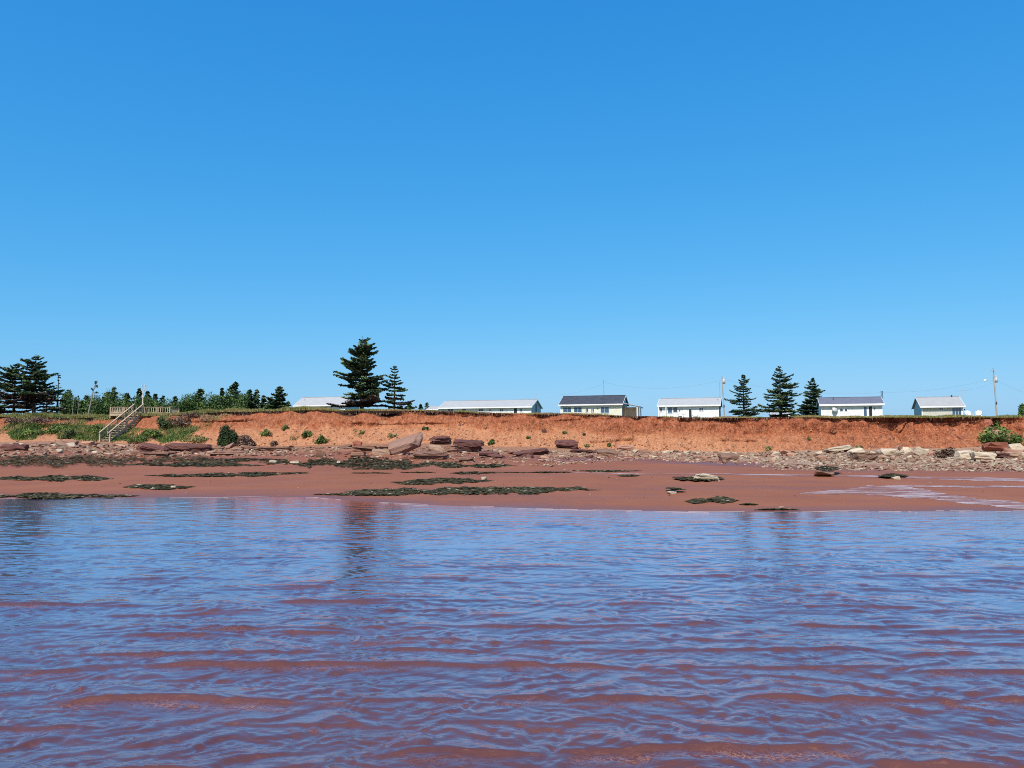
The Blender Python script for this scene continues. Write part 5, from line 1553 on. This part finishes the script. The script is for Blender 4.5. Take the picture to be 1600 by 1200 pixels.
wire(T(pb, ph, 2.3), h6.O + AX * (h6.len - .2) + AY * 3.3 + Vector((0, 0, h6.zr + .9)), .4, 'lower wire running from the tallest pole to the beige cottage')
wire(T(pb, ph, 2.0), at(1660, 626, 170), .8, 'wire falling right from the tallest pole out of view')
wire(T(pb3, ph3, .6), at(1383, 613, 150), 1.2, 'long overhead wire passing above the three spruces')

# ------------------------------------------------------------------ wooden stair, deck and lamp post
stair_wood = mat('weathered_boards', (.40, .33, .25), .85, .1)
ns_ = noise(stair_wood, 4, 4, .6); L(stair_wood, ramp(stair_wood, ns_.outputs['Fac'], [(.3, (.28, .20, .13)), (.7, (.48, .38, .27))]).outputs[0], bsdf(stair_wood).inputs['Base Color'])
B0 = at(163, 690.5, STAIR_Y0); T0 = at(216, 644.5, STAIR_Y1)
B0.z = min(B0.z, float(beach_z(B0.x, STAIR_Y0 - .3)) + .1)
stair = empty('beach_stair', B0)
dv = T0 - B0
hd = Vector((dv.x, dv.y, 0)); run_l = hd.length; hd.normalize(); wd = Vector((hd.y, -hd.x, 0))     # wd points right / forward
WID = 1.15
nst = int(dv.z / .2)
for k in range(nst + 1):
    c = dv * ((k + .5) / (nst + .6))
    MB().bar(c - wd * WID / 2, c + wd * WID / 2, .27, .045).build('tread', stair_wood, stair)
for sg in (-1, 1):
    o_ = wd * sg * (WID / 2 + .03)
    MB().bar(o_ + Vector((0, 0, -.10)), o_ + dv + Vector((0, 0, -.10)), .05, .28).build('stringer', stair_wood, stair)
    up = Vector((0, 0, 1.0))
    MB().bar(o_ + up - hd * .1, o_ + dv + up + hd * .1, .15, .10).build('handrail', stair_wood, stair)
    MB().bar(o_ + up * .52, o_ + dv + up * .52, .04, .09).build('mid_rail', stair_wood, stair)
    for t in (0.01, .25, .5, .75, .99):
        q = o_ * 1.06 + dv * t
        MB().bar(q + Vector((0, 0, -.9 if t > .05 else -.4)), q + Vector((0, 0, .97)), .13, .13, (0, 1, 0)).build('post', stair_wood, stair)
tag(stair, 'weathered wooden stair with handrails climbing the cliff from the beach', 'stair')

Dz = T0.z - .12
DY = STAIR_Y1 + .25
def railing(root, a, b, floor_z):
    L_ = (b - a).length; d = (b - a).normalized(); U_ = Vector((0, 0, 1))
    MB().bar(a + U_ * .76, b + U_ * .76, .14, .05).build('top_rail', stair_wood, root)
    MB().bar(a + U_ * .10, b + U_ * .10, .05, .09).build('bottom_rail', stair_wood, root)
    n = int(L_ / .26)
    for k in range(1, n):
        q = a + d * (L_ * k / n)
        MB().bar(q + U_ * .12, q + U_ * .74, .06, .05, (0, 1, 0)).build('baluster', stair_wood, root)
    m_ = max(1, round(L_ / 1.7))
    for k in range(m_ + 1):
        q = a + d * (L_ * k / m_)
        MB().bar(q + U_ * -.5, q + U_ * .80, .11, .11, (0, 1, 0)).build('post', stair_wood, root)
xa = at(172, 640, DY).x; xb = at(212, 640, DY).x; xc = at(225, 640, DY).x; xd = at(265, 640, DY).x
deck = empty('viewing_deck', (xa, DY, Dz))
V3 = lambda x, y, z=0: Vector((x - xa, y - DY, z))
for k in range(12):
    MB().box(-.05, xd - xa + .05, .02 + k * .235, .02 + k * .235 + .22, -.04, .0).build('deck_board', stair_wood, deck)
MB().box(-.03, xd - xa + .03, -.02, .018, -.26, -.042).build('rim_joist', stair_wood, deck)
railing(deck, V3(xa, DY + .1), V3(xb, DY + .1), Dz); railing(deck, V3(xc, DY + .1), V3(xd, DY + .1), Dz)
railing(deck, V3(xa, DY + .2), V3(xa, DY + 2.7), Dz); railing(deck, V3(xd, DY + .2), V3(xd, DY + 2.7), Dz)
tag(deck, 'wooden viewing deck with picket railings at the head of the stair', 'deck')

lp = at(222.5, 645, DY - .12); lt = at(222.5, 601, DY - .12)
M_TAN2 = paint('bleached_post', (.50, .46, .40))
lamp = empty('lamp_post', (lp.x, lp.y, Dz - .4))
H_ = lt.z - Dz + .4
MB().tube([(0, 0, -.3), (0, 0, H_ * .72)], [.07, .06], 10).build('post', M_TAN2, lamp)
for sg in (-1, 1):
    MB().tube([(0, 0, H_ * .70), (sg * .14, 0, H_ * .84), (sg * .17, 0, H_ * .93)], .035, 6).build('arm', M_TAN2, lamp)
    MB().tube([(sg * .17, 0, H_ * .92), (sg * .18, 0, H_ * .97), (sg * .18, 0, H_)], [.04, .07, .04], 8).build('lamp_head', M_GALV, lamp)
MB().box(-.12, .12, -.10, -.02, H_ * .60, H_ * .66).build('clamp', M_GALV, lamp)
tag(lamp, 'slender white post with a forked top at the head of the stair', 'lamp post')
